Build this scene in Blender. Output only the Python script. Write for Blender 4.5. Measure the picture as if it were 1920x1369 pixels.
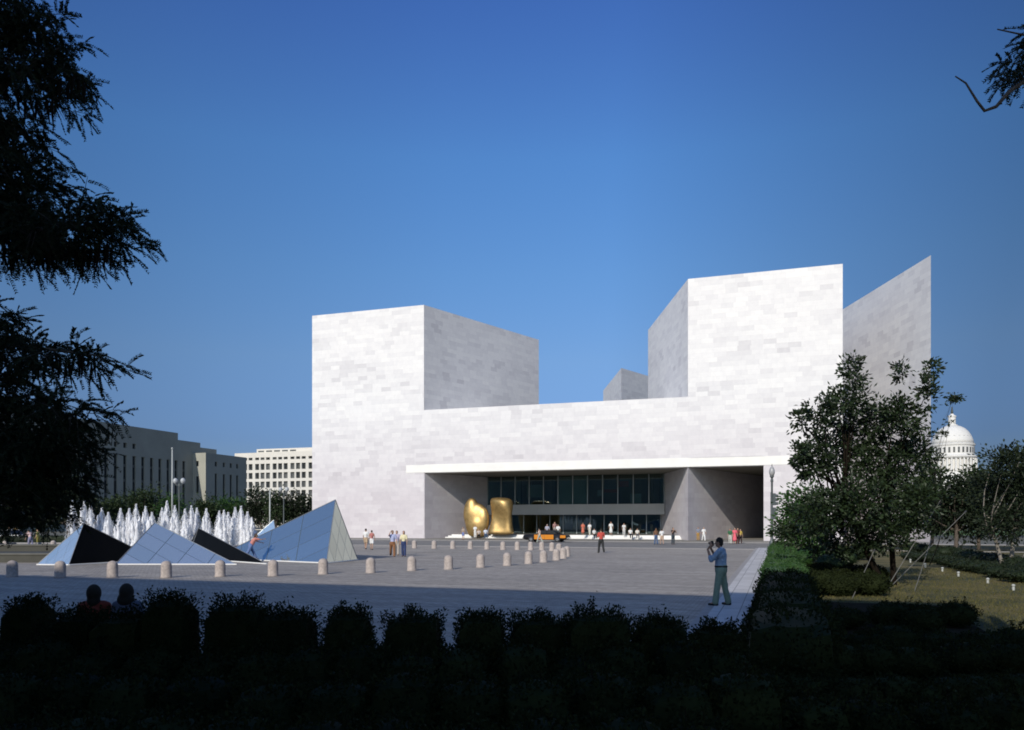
import bpy, bmesh, math, random
import numpy as np
from mathutils import Vector, Matrix, Euler

for o in list(bpy.data.objects):
    bpy.data.objects.remove(o)
SC = bpy.context.scene
COL = SC.collection
PI = math.pi
R = math.radians

# ------------------------------------------------------------------ camera
CAM_H = 2.4            # eye height over the plaza
FPX = 1467.0           # focal length in pixels of a 1920 wide frame
HZ = 978.0             # horizon row
cam_d = bpy.data.cameras.new("camera")
cam = bpy.data.objects.new("camera", cam_d)
COL.objects.link(cam)
cam.location = (0, 0, CAM_H)
cam.rotation_euler = (R(90), 0, 0)
cam_d.sensor_width = 36.0
cam_d.lens = 36.0 * FPX / 1920.0
cam_d.shift_y = (HZ - 684.5) / 1920.0
cam_d.clip_start = 0.1
cam_d.clip_end = 6000
SC.camera = cam

# ------------------------------------------------------------------ light
TH = R(18.8)                       # the city grid against the view axis
CT, ST = math.cos(TH), math.sin(TH)
SUN_EL = R(29.1)
sl = Vector((-0.105, -0.994))      # towards the sun, in grid coordinates
sw = Vector((CT * sl.x + ST * sl.y, -ST * sl.x + CT * sl.y)).normalized()
SUN_DIR = Vector((sw.x * math.cos(SUN_EL), sw.y * math.cos(SUN_EL), math.sin(SUN_EL)))
world = bpy.data.worlds.new("World")
SC.world = world
world.use_nodes = True
wn = world.node_tree
sky = wn.nodes.new("ShaderNodeTexSky")
sky.sky_type = 'NISHITA'
sky.sun_disc = False
sky.sun_elevation = SUN_EL
sky.sun_rotation = math.atan2(sw.x, sw.y)
sky.altitude = 0
sky.air_density = 1.3
sky.dust_density = 0.5
sky.ozone_density = 3.5
# deep blue film rendering of the clear sky away from the sun, paler round the sun
gtc = wn.nodes.new("ShaderNodeTexCoord")
gsp = wn.nodes.new("ShaderNodeSeparateXYZ"); wn.links.new(gtc.outputs["Generated"], gsp.inputs[0])
grp = wn.nodes.new("ShaderNodeValToRGB"); wn.links.new(gsp.outputs[2], grp.inputs[0])
gel = grp.color_ramp.elements
while len(gel) < 6: gel.new(0.5)
for e_, (p_, c_) in zip(gel, ((0.0, (.25, .315, .57)), (0.10, (.275, .355, .635)), (0.20, (.405, .49, .69)), (0.30, (.415, .57, .79)), (0.42, (.405, .625, .91)), (0.56, (.33, .505, .91)))):
    e_.position = p_; e_.color = (*c_, 1)
gdt = wn.nodes.new("ShaderNodeVectorMath"); gdt.operation = 'DOT_PRODUCT'
wn.links.new(gtc.outputs["Generated"], gdt.inputs[0]); gdt.inputs[1].default_value = SUN_DIR
gmr = wn.nodes.new("ShaderNodeMapRange"); wn.links.new(gdt.outputs["Value"], gmr.inputs[0])
gmr.inputs[1].default_value = 0.15; gmr.inputs[2].default_value = 0.8; gmr.inputs[3].default_value = 1.0; gmr.inputs[4].default_value = 0.30
gmx = wn.nodes.new("ShaderNodeMix"); gmx.data_type = 'RGBA'; gmx.blend_type = 'MULTIPLY'
wn.links.new(gmr.outputs[0], gmx.inputs[0]); wn.links.new(sky.outputs[0], gmx.inputs[6]); wn.links.new(grp.outputs[0], gmx.inputs[7])
# side darkening of the eastern sky, deeper to the south, partly lens vignetting
gaz = wn.nodes.new("ShaderNodeValToRGB")
gmap = wn.nodes.new("ShaderNodeMapRange"); wn.links.new(gsp.outputs[0], gmap.inputs[0]); gmap.inputs[1].default_value = -1; gmap.inputs[2].default_value = 1
wn.links.new(gmap.outputs[0], gaz.inputs[0])
ael = gaz.color_ramp.elements
while len(ael) < 6: ael.new(0.5)
for e_, (p_, c_) in zip(ael, ((0.25, .76), (0.33, .88), (0.46, .99), (0.56, 1.0), (0.66, .74), (0.76, .50))):
    e_.position = p_; e_.color = (c_ * .96, c_, c_, 1)
gm2 = wn.nodes.new("ShaderNodeMix"); gm2.data_type = 'RGBA'; gm2.blend_type = 'MULTIPLY'
wn.links.new(gmr.outputs[0], gm2.inputs[0]); wn.links.new(gmx.outputs[2], gm2.inputs[6]); wn.links.new(gaz.outputs[0], gm2.inputs[7])
wn.links.new(gm2.outputs[2], wn.nodes["Background"].inputs[0])
wn.nodes["Background"].inputs[1].default_value = 0.15
sun_d = bpy.data.lights.new("sun", 'SUN')
sun_d.energy = 3.5
sun_d.angle = R(0.5)
sun_d.color = (1.0, 0.935, 0.835)
sun = bpy.data.objects.new("sun", sun_d)
COL.objects.link(sun)
sun.location = (-30, -60, 60)
sun.rotation_euler = (-SUN_DIR).to_track_quat('-Z', 'Y').to_euler()
SC.view_settings.view_transform = 'Standard'
SC.view_settings.look = 'None'
SC.view_settings.exposure = 0.0
SC.view_settings.gamma = 1.0
SC.view_settings.use_curve_mapping = False
SC.cycles.max_bounces = 6
SC.cycles.diffuse_bounces = 2
SC.cycles.transparent_max_bounces = 12
SC.cycles.use_denoising = True
SC.cycles.filter_width = 1.8

# ------------------------------------------------------------------ helpers
def W(r, n, z=0.0):
    return Vector((CT * r + ST * n, -ST * r + CT * n, z))

def gp(px, py, z=0.0):
    y = (CAM_H - z) * FPX / (py - HZ)
    return Vector(((px - 960) / FPX * y, y, z))

def at(px, py, y):
    return Vector(((px - 960) / FPX * y, y, CAM_H - (py - HZ) / FPX * y))

def tag(o, label=None, cat=None, group=None, kind=None):
    if label: o['label'] = label
    if cat: o['category'] = cat
    if group: o['group'] = group
    if kind: o['kind'] = kind
    return o

def empty(name, loc, label=None, cat=None, group=None, rz=0.0):
    o = bpy.data.objects.new(name, None)
    COL.objects.link(o)
    o.location = loc
    o.rotation_euler = (0, 0, rz)
    o.empty_display_size = 0.2
    return tag(o, label, cat, group)

def copy_tree(o, parent=None):
    c = o.copy()
    COL.objects.link(c)
    if parent is not None:
        c.parent = parent
    for ch in list(o.children):
        copy_tree(ch, c)
    return c

def link_mesh(name, me, mat, parent=None, loc=None, smooth=False):
    o = bpy.data.objects.new(name, me)
    COL.objects.link(o)
    if mat is not None:
        for m in (mat if isinstance(mat, (list, tuple)) else [mat]):
            me.materials.append(m)
    if smooth:
        me.shade_smooth()
    if parent is not None:
        o.parent = parent
    if loc is not None:
        o.location = loc
    return o

class MB:
    """collects verts/faces with optional uv, builds one mesh object"""
    def __init__(s):
        s.v = []; s.f = []; s.uv = []; s.mi = []
    def poly(s, pts, uvs=None, mi=0):
        i = len(s.v)
        s.v += [tuple(p) for p in pts]
        s.f.append(tuple(range(i, i + len(pts))))
        s.uv.append(uvs if uvs else [(p[0], p[2]) for p in pts])
        s.mi.append(mi)
    def box(s, x0, x1, y0, y1, z0, z1, mi=0):
        p = [(x0, y0, z0), (x1, y0, z0), (x1, y1, z0), (x0, y1, z0), (x0, y0, z1), (x1, y0, z1), (x1, y1, z1), (x0, y1, z1)]
        for q, a in (((0, 1, 5, 4), 'x'), ((1, 2, 6, 5), 'y'), ((2, 3, 7, 6), 'x'), ((3, 0, 4, 7), 'y'), ((4, 5, 6, 7), 'z'), ((3, 2, 1, 0), 'z')):
            pts = [p[k] for k in q]
            if a == 'x': uv = [(c[0], c[2]) for c in pts]
            elif a == 'y': uv = [(c[1], c[2]) for c in pts]
            else: uv = [(c[0], c[1]) for c in pts]
            s.poly(pts, uv, mi)
    def prism(s, plan, z0, z1, mi=0, bottom=True):
        """plan counter-clockwise from above"""
        n = len(plan)
        for k in range(n):
            a, b = plan[k], plan[(k + 1) % n]
            d = math.hypot(b[0] - a[0], b[1] - a[1])
            if abs(b[1] - a[1]) < 1e-6:
                u0, u1 = a[0], b[0]
            else:
                u0 = a[1] * 1.063; u1 = u0 + math.copysign(d, b[1] - a[1])
            s.poly([(a[0], a[1], z0), (b[0], b[1], z0), (b[0], b[1], z1), (a[0], a[1], z1)], [(u0, z0), (u1, z0), (u1, z1), (u0, z1)], mi)
        s.poly([(p[0], p[1], z1) for p in plan], [(p[0], p[1]) for p in plan], mi)
        if bottom:
            s.poly([(p[0], p[1], z0) for p in reversed(plan)], [(p[0], p[1]) for p in reversed(plan)], mi)
    def tube(s, pts, rad, seg=8, cap=True, mi=0):
        pts = [Vector(p) for p in pts]
        if not hasattr(rad, '__len__'): rad = [rad] * len(pts)
        base = len(s.v)
        up = Vector((0, 0, 1))
        for k, p in enumerate(pts):
            d = (pts[min(k + 1, len(pts) - 1)] - pts[max(k - 1, 0)])
            if d.length < 1e-9: d = Vector((0, 0, 1))
            d.normalize()
            a = d.cross(up if abs(d.z) < 0.95 else Vector((1, 0, 0))).normalized()
            b = d.cross(a)
            for j in range(seg):
                t = 2 * PI * j / seg
                s.v.append(tuple(p + (a * math.cos(t) + b * math.sin(t)) * rad[k]))
        for k in range(len(pts) - 1):
            for j in range(seg):
                q = (base + k * seg + j, base + (k + 1) * seg + j, base + (k + 1) * seg + (j + 1) % seg, base + k * seg + (j + 1) % seg)
                s.f.append(q); s.uv.append([(j / seg, k)] * 4); s.mi.append(mi)
        if cap:
            for k, rev in ((0, False), (len(pts) - 1, True)):
                q = [base + k * seg + j for j in range(seg)]
                if rev: q.reverse()
                s.f.append(tuple(q)); s.uv.append([(0, 0)] * seg); s.mi.append(mi)
    def lathe(s, prof, seg=16, c=(0, 0, 0), mi=0, sx=1.0, sy=1.0):
        """prof: (radius, z) from bottom to top"""
        base = len(s.v)
        for r_, z in prof:
            for j in range(seg):
                t = 2 * PI * j / seg
                s.v.append((c[0] + sx * r_ * math.cos(t), c[1] + sy * r_ * math.sin(t), c[2] + z))
        for k in range(len(prof) - 1):
            for j in range(seg):
                s.f.append((base + k * seg + j, base + k * seg + (j + 1) % seg, base + (k + 1) * seg + (j + 1) % seg, base + (k + 1) * seg + j))
                s.uv.append([(0, 0)] * 4); s.mi.append(mi)
        s.f.append(tuple(base + j for j in reversed(range(seg)))); s.uv.append([(0, 0)] * seg); s.mi.append(mi)
        e = base + (len(prof) - 1) * seg
        s.f.append(tuple(e + j for j in range(seg))); s.uv.append([(0, 0)] * seg); s.mi.append(mi)
    def ball(s, c, r3, seg=12, rings=8, mi=0):
        prof = []
        for k in range(rings + 1):
            a = -PI / 2 + PI * k / rings
            prof.append((max(1e-4, math.cos(a)), math.sin(a)))
        base = len(s.v)
        if not hasattr(r3, '__len__'): r3 = (r3, r3, r3)
        i0 = len(s.v)
        s.lathe(prof, seg, (0, 0, 0), mi)
        for i in range(i0, len(s.v)):
            x, y, z = s.v[i]
            s.v[i] = (c[0] + x * r3[0], c[1] + y * r3[1], c[2] + z * r3[2])
    def build(s, name, mat, parent=None, loc=None, smooth=False, uv=False):
        me = bpy.data.meshes.new(name)
        me.from_pydata(s.v, [], s.f)
        if uv:
            l = me.uv_layers.new(name="UVMap")
            k = 0
            flat = []
            for u in s.uv: flat += list(u)
            for i, t in enumerate(flat): l.data[i].uv = t
        if any(s.mi):
            for p, m in zip(me.polygons, s.mi): p.material_index = m
        me.validate()
        me.update()
        return link_mesh(name, me, mat, parent, loc, smooth)

def ordinal(k):
    names = ['first', 'second', 'third', 'fourth', 'fifth', 'sixth', 'seventh', 'eighth', 'ninth', 'tenth', 'eleventh', 'twelfth',
             'thirteenth', 'fourteenth', 'fifteenth', 'sixteenth', 'seventeenth', 'eighteenth', 'nineteenth', 'twentieth',
             'twenty-first', 'twenty-second', 'twenty-third', 'twenty-fourth', 'twenty-fifth']
    return names[k]

# ------------------------------------------------------------------ materials
class NT:
    def __init__(s, name):
        s.m = bpy.data.materials.new(name)
        s.m.use_nodes = True
        s.t = s.m.node_tree
        s.b = s.t.nodes["Principled BSDF"]
        s.out = s.t.nodes["Material Output"]
    def n(s, typ, **kw):
        x = s.t.nodes.new(typ)
        for k, v in kw.items(): setattr(x, k, v)
        return x
    def l(s, a, b): s.t.links.new(a, b)
    def math(s, op, a, b=None, c=None, clamp=False):
        x = s.n("ShaderNodeMath", operation=op, use_clamp=clamp)
        for i, v in enumerate((a, b, c)):
            if v is None: continue
            if isinstance(v, (int, float)): x.inputs[i].default_value = v
            else: s.l(v, x.inputs[i])
        return x.outputs[0]
    def ramp(s, fac, stops):
        x = s.n("ShaderNodeValToRGB")
        el = x.color_ramp.elements
        while len(el) < len(stops): el.new(0.5)
        for e, (p, c) in zip(el, stops):
            e.position = p; e.color = (*c, 1) if len(c) == 3 else c
        s.l(fac, x.inputs[0])
        return x.outputs[0]
    def noise(s, vec, scale, detail=4, rough=0.6, out=0):
        x = s.n("ShaderNodeTexNoise")
        x.inputs["Scale"].default_value = scale
        x.inputs["Detail"].default_value = detail
        x.inputs["Roughness"].default_value = rough
        if vec is not None: s.l(vec, x.inputs["Vector"])
        return x.outputs[out]
    def bump(s, h, strength=0.3, dist=0.02):
        x = s.n("ShaderNodeBump")
        x.inputs["Strength"].default_value = strength
        x.inputs["Distance"].default_value = dist
        s.l(h, x.inputs["Height"])
        s.l(x.outputs[0], s.b.inputs["Normal"])
    def mix(s, fac, a, b, mode='MIX'):
        x = s.n("ShaderNodeMix", data_type='RGBA', blend_type=mode)
        if isinstance(fac, (int, float)): x.inputs[0].default_value = fac
        else: s.l(fac, x.inputs[0])
        for sock, v in ((x.inputs[6], a), (x.inputs[7], b)):
            if isinstance(v, tuple): sock.default_value = (*v, 1)
            else: s.l(v, sock)
        return x.outputs[2]

def plain(name, col, rough=0.7, metal=0.0, var=0.12, scale=6.0, spec=None, bump=0.0):
    q = NT(name)
    tc = q.n("ShaderNodeTexCoord").outputs["Object"]
    f = q.noise(tc, scale, 5)
    lo = tuple(c * (1 - var) for c in col); hi = tuple(min(1, c * (1 + var)) for c in col)
    q.l(q.ramp(f, [(0.3, lo), (0.7, hi)]), q.b.inputs["Base Color"])
    q.b.inputs["Roughness"].default_value = rough
    q.b.inputs["Metallic"].default_value = metal
    if spec is not None: q.b.inputs["Specular IOR Level"].default_value = spec
    if bump: q.bump(f, bump, 0.03)
    return q.m

def marble_mat():
    q = NT("marble_ashlar")
    uv = q.n("ShaderNodeUVMap").outputs[0]
    sp = q.n("ShaderNodeSeparateXYZ"); q.l(uv, sp.inputs[0])
    BW, BH = 1.5, 0.61
    u, v = sp.outputs[0], sp.outputs[1]
    row = q.math('FLOOR', q.math('DIVIDE', v, BH))
    wn1 = q.n("ShaderNodeTexWhiteNoise", noise_dimensions='1D'); q.l(row, wn1.inputs["W"])
    us = q.math('ADD', q.math('DIVIDE', u, BW), wn1.outputs[0])
    colm = q.math('FLOOR', us)
    cb = q.n("ShaderNodeCombineXYZ"); q.l(colm, cb.inputs[0]); q.l(row, cb.inputs[1])
    wn2 = q.n("ShaderNodeTexWhiteNoise", noise_dimensions='2D'); q.l(cb.outputs[0], wn2.inputs["Vector"])
    cb2 = q.n("ShaderNodeCombineXYZ")
    q.l(q.math('MULTIPLY', colm, BW), cb2.inputs[0]); q.l(q.math('MULTIPLY', row, BH * 2.2), cb2.inputs[1])
    clus = q.noise(cb2.outputs[0], 0.11, 3, 0.6)
    tone = q.math('ADD', q.math('MULTIPLY', wn2.outputs[0], 0.42), q.math('MULTIPLY', q.math('SUBTRACT', clus, 0.2), 0.95))
    geo = q.n("ShaderNodeNewGeometry")
    spz = q.n("ShaderNodeSeparateXYZ"); q.l(geo.outputs["Position"], spz.inputs[0])
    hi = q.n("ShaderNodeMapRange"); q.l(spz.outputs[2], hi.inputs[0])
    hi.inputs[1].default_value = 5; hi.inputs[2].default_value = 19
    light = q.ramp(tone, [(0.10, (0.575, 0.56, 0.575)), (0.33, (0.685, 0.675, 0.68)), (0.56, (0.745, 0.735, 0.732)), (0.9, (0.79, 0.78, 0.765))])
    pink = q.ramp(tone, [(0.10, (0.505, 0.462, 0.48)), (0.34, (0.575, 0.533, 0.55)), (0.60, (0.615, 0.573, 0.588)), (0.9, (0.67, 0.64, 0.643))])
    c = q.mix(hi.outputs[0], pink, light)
    # vein inside a block
    vein = q.noise(geo.outputs["Position"], 1.6, 6, 0.65)
    c = q.mix(0.35, c, q.ramp(vein, [(0.35, (0.84, 0.84, 0.86)), (0.6, (1, 1, 1))]), 'MULTIPLY')
    # thin joints
    fu = q.math('FRACT', us); fv = q.math('FRACT', q.math('DIVIDE', v, BH))
    ju = q.math('LESS_THAN', fu, 0.010); jv = q.math('LESS_THAN', fv, 0.024)
    j = q.math('MAXIMUM', ju, jv)
    c = q.mix(q.math('MULTIPLY', j, 0.35), c, (0.45, 0.43, 0.42))
    q.l(c, q.b.inputs["Base Color"])
    q.b.inputs["Roughness"].default_value = 0.55
    q.b.inputs["Specular IOR Level"].default_value = 0.25
    return q.m

def cobble_mat():
    q = NT("cobbles")
    tc = q.n("ShaderNodeTexCoord").outputs["Object"]
    mp = q.n("ShaderNodeMapping"); q.l(tc, mp.inputs[0])
    br = q.n("ShaderNodeTexBrick")
    q.l(mp.outputs[0], br.inputs["Vector"])
    br.inputs["Scale"].default_value = 1.0
    br.inputs["Brick Width"].default_value = 0.24
    br.inputs["Row Height"].default_value = 0.13
    br.inputs["Mortar Size"].default_value = 0.014
    br.inputs["Color1"].default_value = (0.30, 0.28, 0.25, 1)
    br.inputs["Color2"].default_value = (0.43, 0.405, 0.365, 1)
    br.inputs["Mortar"].default_value = (0.20, 0.19, 0.175, 1)
    # courses laid in bands, wear in patches
    mp2 = q.n("ShaderNodeMapping"); q.l(tc, mp2.inputs[0]); mp2.inputs["Scale"].default_value = (0.05, 0.9, 1)
    band = q.noise(mp2.outputs[0], 1.3, 4, 0.7)
    patch = q.noise(tc, 0.18, 5, 0.65)
    c = q.mix(0.85, br.outputs["Color"], q.ramp(band, [(0.3, (0.66, 0.65, 0.65)), (0.7, (1.2, 1.18, 1.16))]), 'MULTIPLY')
    c = q.mix(0.8, c, q.ramp(patch, [(0.3, (0.78, 0.76, 0.74)), (0.7, (1.12, 1.1, 1.09))]), 'MULTIPLY')
    grain = q.noise(tc, 2.2, 6, 0.75)
    c = q.mix(0.75, c, q.ramp(grain, [(0.32, (0.70, 0.69, 0.68)), (0.5, (1.0, 0.99, 0.98)), (0.68, (1.2, 1.18, 1.16))]), 'MULTIPLY')
    q.l(c, q.b.inputs["Base Color"])
    q.b.inputs["Roughness"].default_value = 0.75
    q.bump(br.outputs["Fac"], -0.6, 0.02)
    return q.m

def leaf_mat(name, dark, light, rough=0.5, spec=0.35, trans=0.15):
    q = NT(name)
    g = q.n("ShaderNodeNewGeometry")
    rnd = g.outputs["Random Per Island"]
    cl = q.noise(g.outputs["Position"], 0.9, 3)
    f = q.math('ADD', q.math('MULTIPLY', rnd, 0.6), q.math('MULTIPLY', cl, 0.4))
    c = q.ramp(f, [(0.15, dark), (0.85, light)])
    q.l(c, q.b.inputs["Base Color"])
    q.b.inputs["Roughness"].default_value = rough
    q.b.inputs["Specular IOR Level"].default_value = spec
    if trans:
        t = q.n("ShaderNodeBsdfTranslucent")
        q.l(c, t.inputs[0])
        m = q.n("ShaderNodeMixShader"); m.inputs[0].default_value = trans
        q.l(q.b.outputs[0], m.inputs[1]); q.l(t.outputs[0], m.inputs[2])
        q.l(m.outputs[0], q.out.inputs[0])
    return q.m

def glass_mat(name, tint, gloss_rough, refl, deep):
    """window glass: mirror part by facing, the rest sees through a dark tint"""
    q = NT(name)
    gl = q.n("ShaderNodeBsdfGlossy"); gl.inputs["Roughness"].default_value = gloss_rough
    gl.inputs["Color"].default_value = (*tint, 1)
    tr = q.n("ShaderNodeBsdfTransparent"); tr.inputs[0].default_value = (*deep, 1)
    lw = q.n("ShaderNodeLayerWeight"); lw.inputs[0].default_value = 0.35
    fac = q.math('ADD', q.math('MULTIPLY', lw.outputs["Fresnel"], 0.8), refl, clamp=True)
    m = q.n("ShaderNodeMixShader"); q.l(fac, m.inputs[0])
    q.l(tr.outputs[0], m.inputs[1]); q.l(gl.outputs[0], m.inputs[2])
    q.l(m.outputs[0], q.out.inputs[0])
    return q.m

def mirror_glass(name, col, rough=0.03, wob=0.0):
    q = NT(name)
    q.b.inputs["Base Color"].default_value = (*col, 1)
    q.b.inputs["Metallic"].default_value = 1.0
    tc = q.n("ShaderNodeTexCoord").outputs["Object"]
    f = q.noise(tc, 1.4, 4)
    q.l(q.ramp(f, [(0.3, (rough, rough, rough)), (0.75, (rough * 3.5, rough * 3.5, rough * 3.5))]), q.b.inputs["Roughness"])
    q.l(q.ramp(q.noise(tc, 0.8, 5), [(0.3, tuple(c * 0.85 for c in col)), (0.7, tuple(min(1, c * 1.1) for c in col))]), q.b.inputs["Base Color"])
    return q.m

M = {}
M['marble'] = marble_mat()
M['concrete'] = plain('white_concrete', (0.80, 0.785, 0.74), 0.75, var=0.04, scale=0.7)
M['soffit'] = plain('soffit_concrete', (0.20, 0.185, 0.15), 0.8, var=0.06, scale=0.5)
M['spandrel'] = plain('spandrel_concrete', (0.50, 0.49, 0.46), 0.8, var=0.05, scale=0.5)
M['inner'] = plain('interior_wall', (0.22, 0.22, 0.2), 0.9)
M['cobble'] = cobble_mat()
M['asphalt'] = plain('asphalt', (0.17, 0.165, 0.16), 0.9, var=0.25, scale=1.5)
M['apron'] = plain('paving_stone', (0.22, 0.205, 0.18), 0.85, var=0.12, scale=0.6)
M['kerb'] = plain('granite_kerb', (0.31, 0.295, 0.285), 0.8, var=0.14, scale=3)
M['bollard'] = plain('bollard_granite', (0.40, 0.345, 0.31), 0.85, var=0.25, scale=9, bump=0.2)
M['soil'] = plain('soil', (0.026, 0.022, 0.015), 1.0, var=0.45, scale=4, spec=0.05)
M['bark'] = plain('bark', (0.09, 0.07, 0.055), 0.9, var=0.4, scale=12, bump=0.5)
M['dark_bark'] = plain('dark_bark', (0.014, 0.011, 0.008), 0.95, var=0.3, spec=0.05)
M['palebark'] = plain('pale_bark', (0.22, 0.20, 0.17), 0.9, var=0.35, scale=12, bump=0.4)
M['locust'] = leaf_mat('locust_leaf', (0.010, 0.016, 0.007), (0.030, 0.042, 0.016), 0.6, 0.2, 0.1)
M['pod'] = plain('seed_pod', (0.012, 0.009, 0.006), 0.9, var=0.3, spec=0.05)
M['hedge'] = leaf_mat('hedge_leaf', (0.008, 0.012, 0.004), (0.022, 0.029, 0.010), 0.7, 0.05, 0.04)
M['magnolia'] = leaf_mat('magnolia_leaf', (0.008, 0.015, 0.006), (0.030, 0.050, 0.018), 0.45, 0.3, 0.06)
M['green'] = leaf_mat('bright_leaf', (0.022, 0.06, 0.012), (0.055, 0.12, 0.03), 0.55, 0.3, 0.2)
M['midgreen'] = leaf_mat('mid_leaf', (0.014, 0.028, 0.010), (0.045, 0.07, 0.025), 0.6, 0.25, 0.12)
M['darkgreen'] = leaf_mat('dark_leaf', (0.007, 0.012, 0.006), (0.022, 0.034, 0.014), 0.6, 0.2, 0.08)
M['grass'] = leaf_mat('dry_grass', (0.05, 0.06, 0.02), (0.21, 0.18, 0.065), 0.8, 0.1, 0.2)
M['bronze'] = plain('gilded_bronze', (0.46, 0.31, 0.125), 0.45, metal=0.8, var=0.3, scale=1.3)
M['lamp_metal'] = plain('lamp_metal', (0.10, 0.115, 0.115), 0.55, metal=0.3, var=0.15)
M['lamp_globe'] = plain('lamp_globe', (0.42, 0.44, 0.45), 0.35, var=0.04)
M['white_paint'] = plain('white_paint', (0.74, 0.73, 0.70), 0.6, var=0.05)
M['steel'] = plain('steel', (0.30, 0.30, 0.30), 0.4, metal=0.6)
M['water_jet'] = None
M['limestone'] = plain('limestone', (0.35, 0.345, 0.29), 0.85, var=0.08, scale=0.25)
M['white_stone'] = plain('white_stone', (0.64, 0.61, 0.55), 0.8, var=0.05, scale=0.3)
M['dome_stone'] = plain('dome_paint', (0.66, 0.65, 0.62), 0.7, var=0.04, scale=0.2)
M['dark_window'] = plain('dark_window', (0.025, 0.028, 0.03), 0.25, var=0.3, scale=0.4)
M['shade_window'] = plain('grey_window', (0.10, 0.105, 0.105), 0.3, var=0.4, scale=0.2)
M['tyre'] = plain('tyre', (0.02, 0.02, 0.02), 0.85)
M['chrome'] = plain('chrome', (0.7, 0.7, 0.7), 0.2, metal=1.0, var=0.03)

# ------------------------------------------------------------------ foliage
def leaf_quads(name, P, D, L, Wd, mat, parent, rs, core=None, loc=None):
    """one diamond leaf (folded quad) per point"""
    n = len(P)
    D = D / np.maximum(1e-6, np.linalg.norm(D, axis=1, keepdims=True))
    rnd = rs.normal(size=(n, 3))
    S = np.cross(D, rnd); S /= np.maximum(1e-6, np.linalg.norm(S, axis=1, keepdims=True))
    N = np.cross(S, D)
    L = (L * rs.uniform(0.7, 1.25, n))[:, None]; Wd = (Wd * rs.uniform(0.7, 1.25, n))[:, None]
    base = P - D * L * 0.5
    tip = P + D * L * 0.5 - N * L * 0.10
    a = P + S * Wd * 0.5 + N * Wd * 0.12
    b = P - S * Wd * 0.5 + N * Wd * 0.12
    V = np.stack([base, a, tip, b], 1).reshape(-1, 3)
    F = np.arange(n * 4, dtype=np.int64).reshape(n, 4)
    me = bpy.data.meshes.new(name)
    cv = []; cf = []
    if core is not None and len(core.v):
        off = len(V)
        cv = core.v
        cf = [tuple(i + off for i in f) for f in core.f]
    me.from_pydata(V.tolist() + [tuple(p) for p in cv], [], F.tolist() + cf)
    me.update()
    return link_mesh(name, me, mat, parent, loc)

def clump_points(rs, blobs, n, clump_n=26, clump_r=0.35, shell=0.55, flat=0.8):
    """leaf points gathered in clumps spread through ellipsoids (c, r3, weight)"""
    Wt = np.array([b[2] for b in blobs], float); Wt /= Wt.sum()
    P = []; D = []; C = []
    for (c, r3, _w), w in zip(blobs, Wt):
        k = max(1, int(n * w / clump_n))
        u = rs.normal(size=(k, 3)); u /= np.linalg.norm(u, axis=1, keepdims=True)
        rad = rs.uniform(shell, 1.0, k)[:, None]
        rad = np.where(rs.uniform(size=(k, 1)) < 0.3, rs.uniform(0.1, 1.0, (k, 1)), rad)
        cc = np.array(c) + u * rad * np.array(r3)
        C.append(cc)
        for q, uu in zip(cc, u):
            m = rs.poisson(clump_n) + 1
            d = rs.normal(size=(m, 3)) * clump_r * rs.uniform(0.6, 1.2)
            d[:, 2] *= flat
            P.append(q + d)
            dd = d / clump_r + uu * 0.8 + rs.normal(size=(m, 3)) * 0.5
            D.append(dd)
    return np.concatenate(P), np.concatenate(D), np.concatenate(C)

def limb(mb, a, b, r0, r1, rs, bend=0.12, seg=6, k=5):
    a = Vector(a); b = Vector(b)
    L = (b - a).length
    off = Vector(rs.normal(size=3)) * L * bend
    pts = []; rad = []
    for i in range(k + 1):
        t = i / k
        pts.append(a.lerp(b, t) + off * math.sin(PI * t) * 0.5)
        rad.append(r0 + (r1 - r0) * t)
    mb.tube(pts, rad, seg)

def tree(name, base, blobs, n, leaf, mat, label, cat='tree', group=None, seed=1, stems=None, trunk_r=0.15,
         clump_n=26, clump_r=0.35, bark='bark', limbs=14, shell=0.55):
    """blobs in world coordinates"""
    rs = np.random.RandomState(seed)
    root = empty(name, base, label, cat, group)
    b0 = np.array(base)
    bl = [(np.array(c) - b0, r3, w) for c, r3, w in blobs]
    P, D, C = clump_points(rs, bl, n, clump_n, clump_r, shell)
    keep = P[:, 2] > 0.05
    P, D = P[keep], D[keep]
    leaf_quads('crown', P, D, leaf, leaf * 0.5, mat, root, rs)
    mb = MB()
    zc = np.mean([c[2] for c, _, _ in bl])
    cen = np.average([c for c, _, _ in bl], axis=0, weights=[w for _, _, w in bl])
    forks = []
    for (dx, dy, r_) in (stems or [(0, 0, trunk_r)]):
        top = Vector((cen[0] * 0.6 + dx * 1.5, cen[1] * 0.6 + dy * 1.5, max(0.5, zc * 0.75)))
        limb(mb, (dx * 0.3, dy * 0.3, -0.05), top, r_, r_ * 0.55, rs, 0.05, 8, 6)
        forks.append((top, r_))
    idx = rs.choice(len(C), min(limbs, len(C)), replace=False)
    for i in idx:
        f, r_ = min(forks, key=lambda q: (Vector(C[i]) - q[0]).length)
        s0 = Vector((f.x * 0.85, f.y * 0.85, f.z * rs.uniform(0.55, 1.0)))
        limb(mb, s0, C[i], r_ * 0.42, r_ * 0.07, rs, 0.12)
    mb.build('trunk', M[bark], root, smooth=True)
    return root

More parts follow.
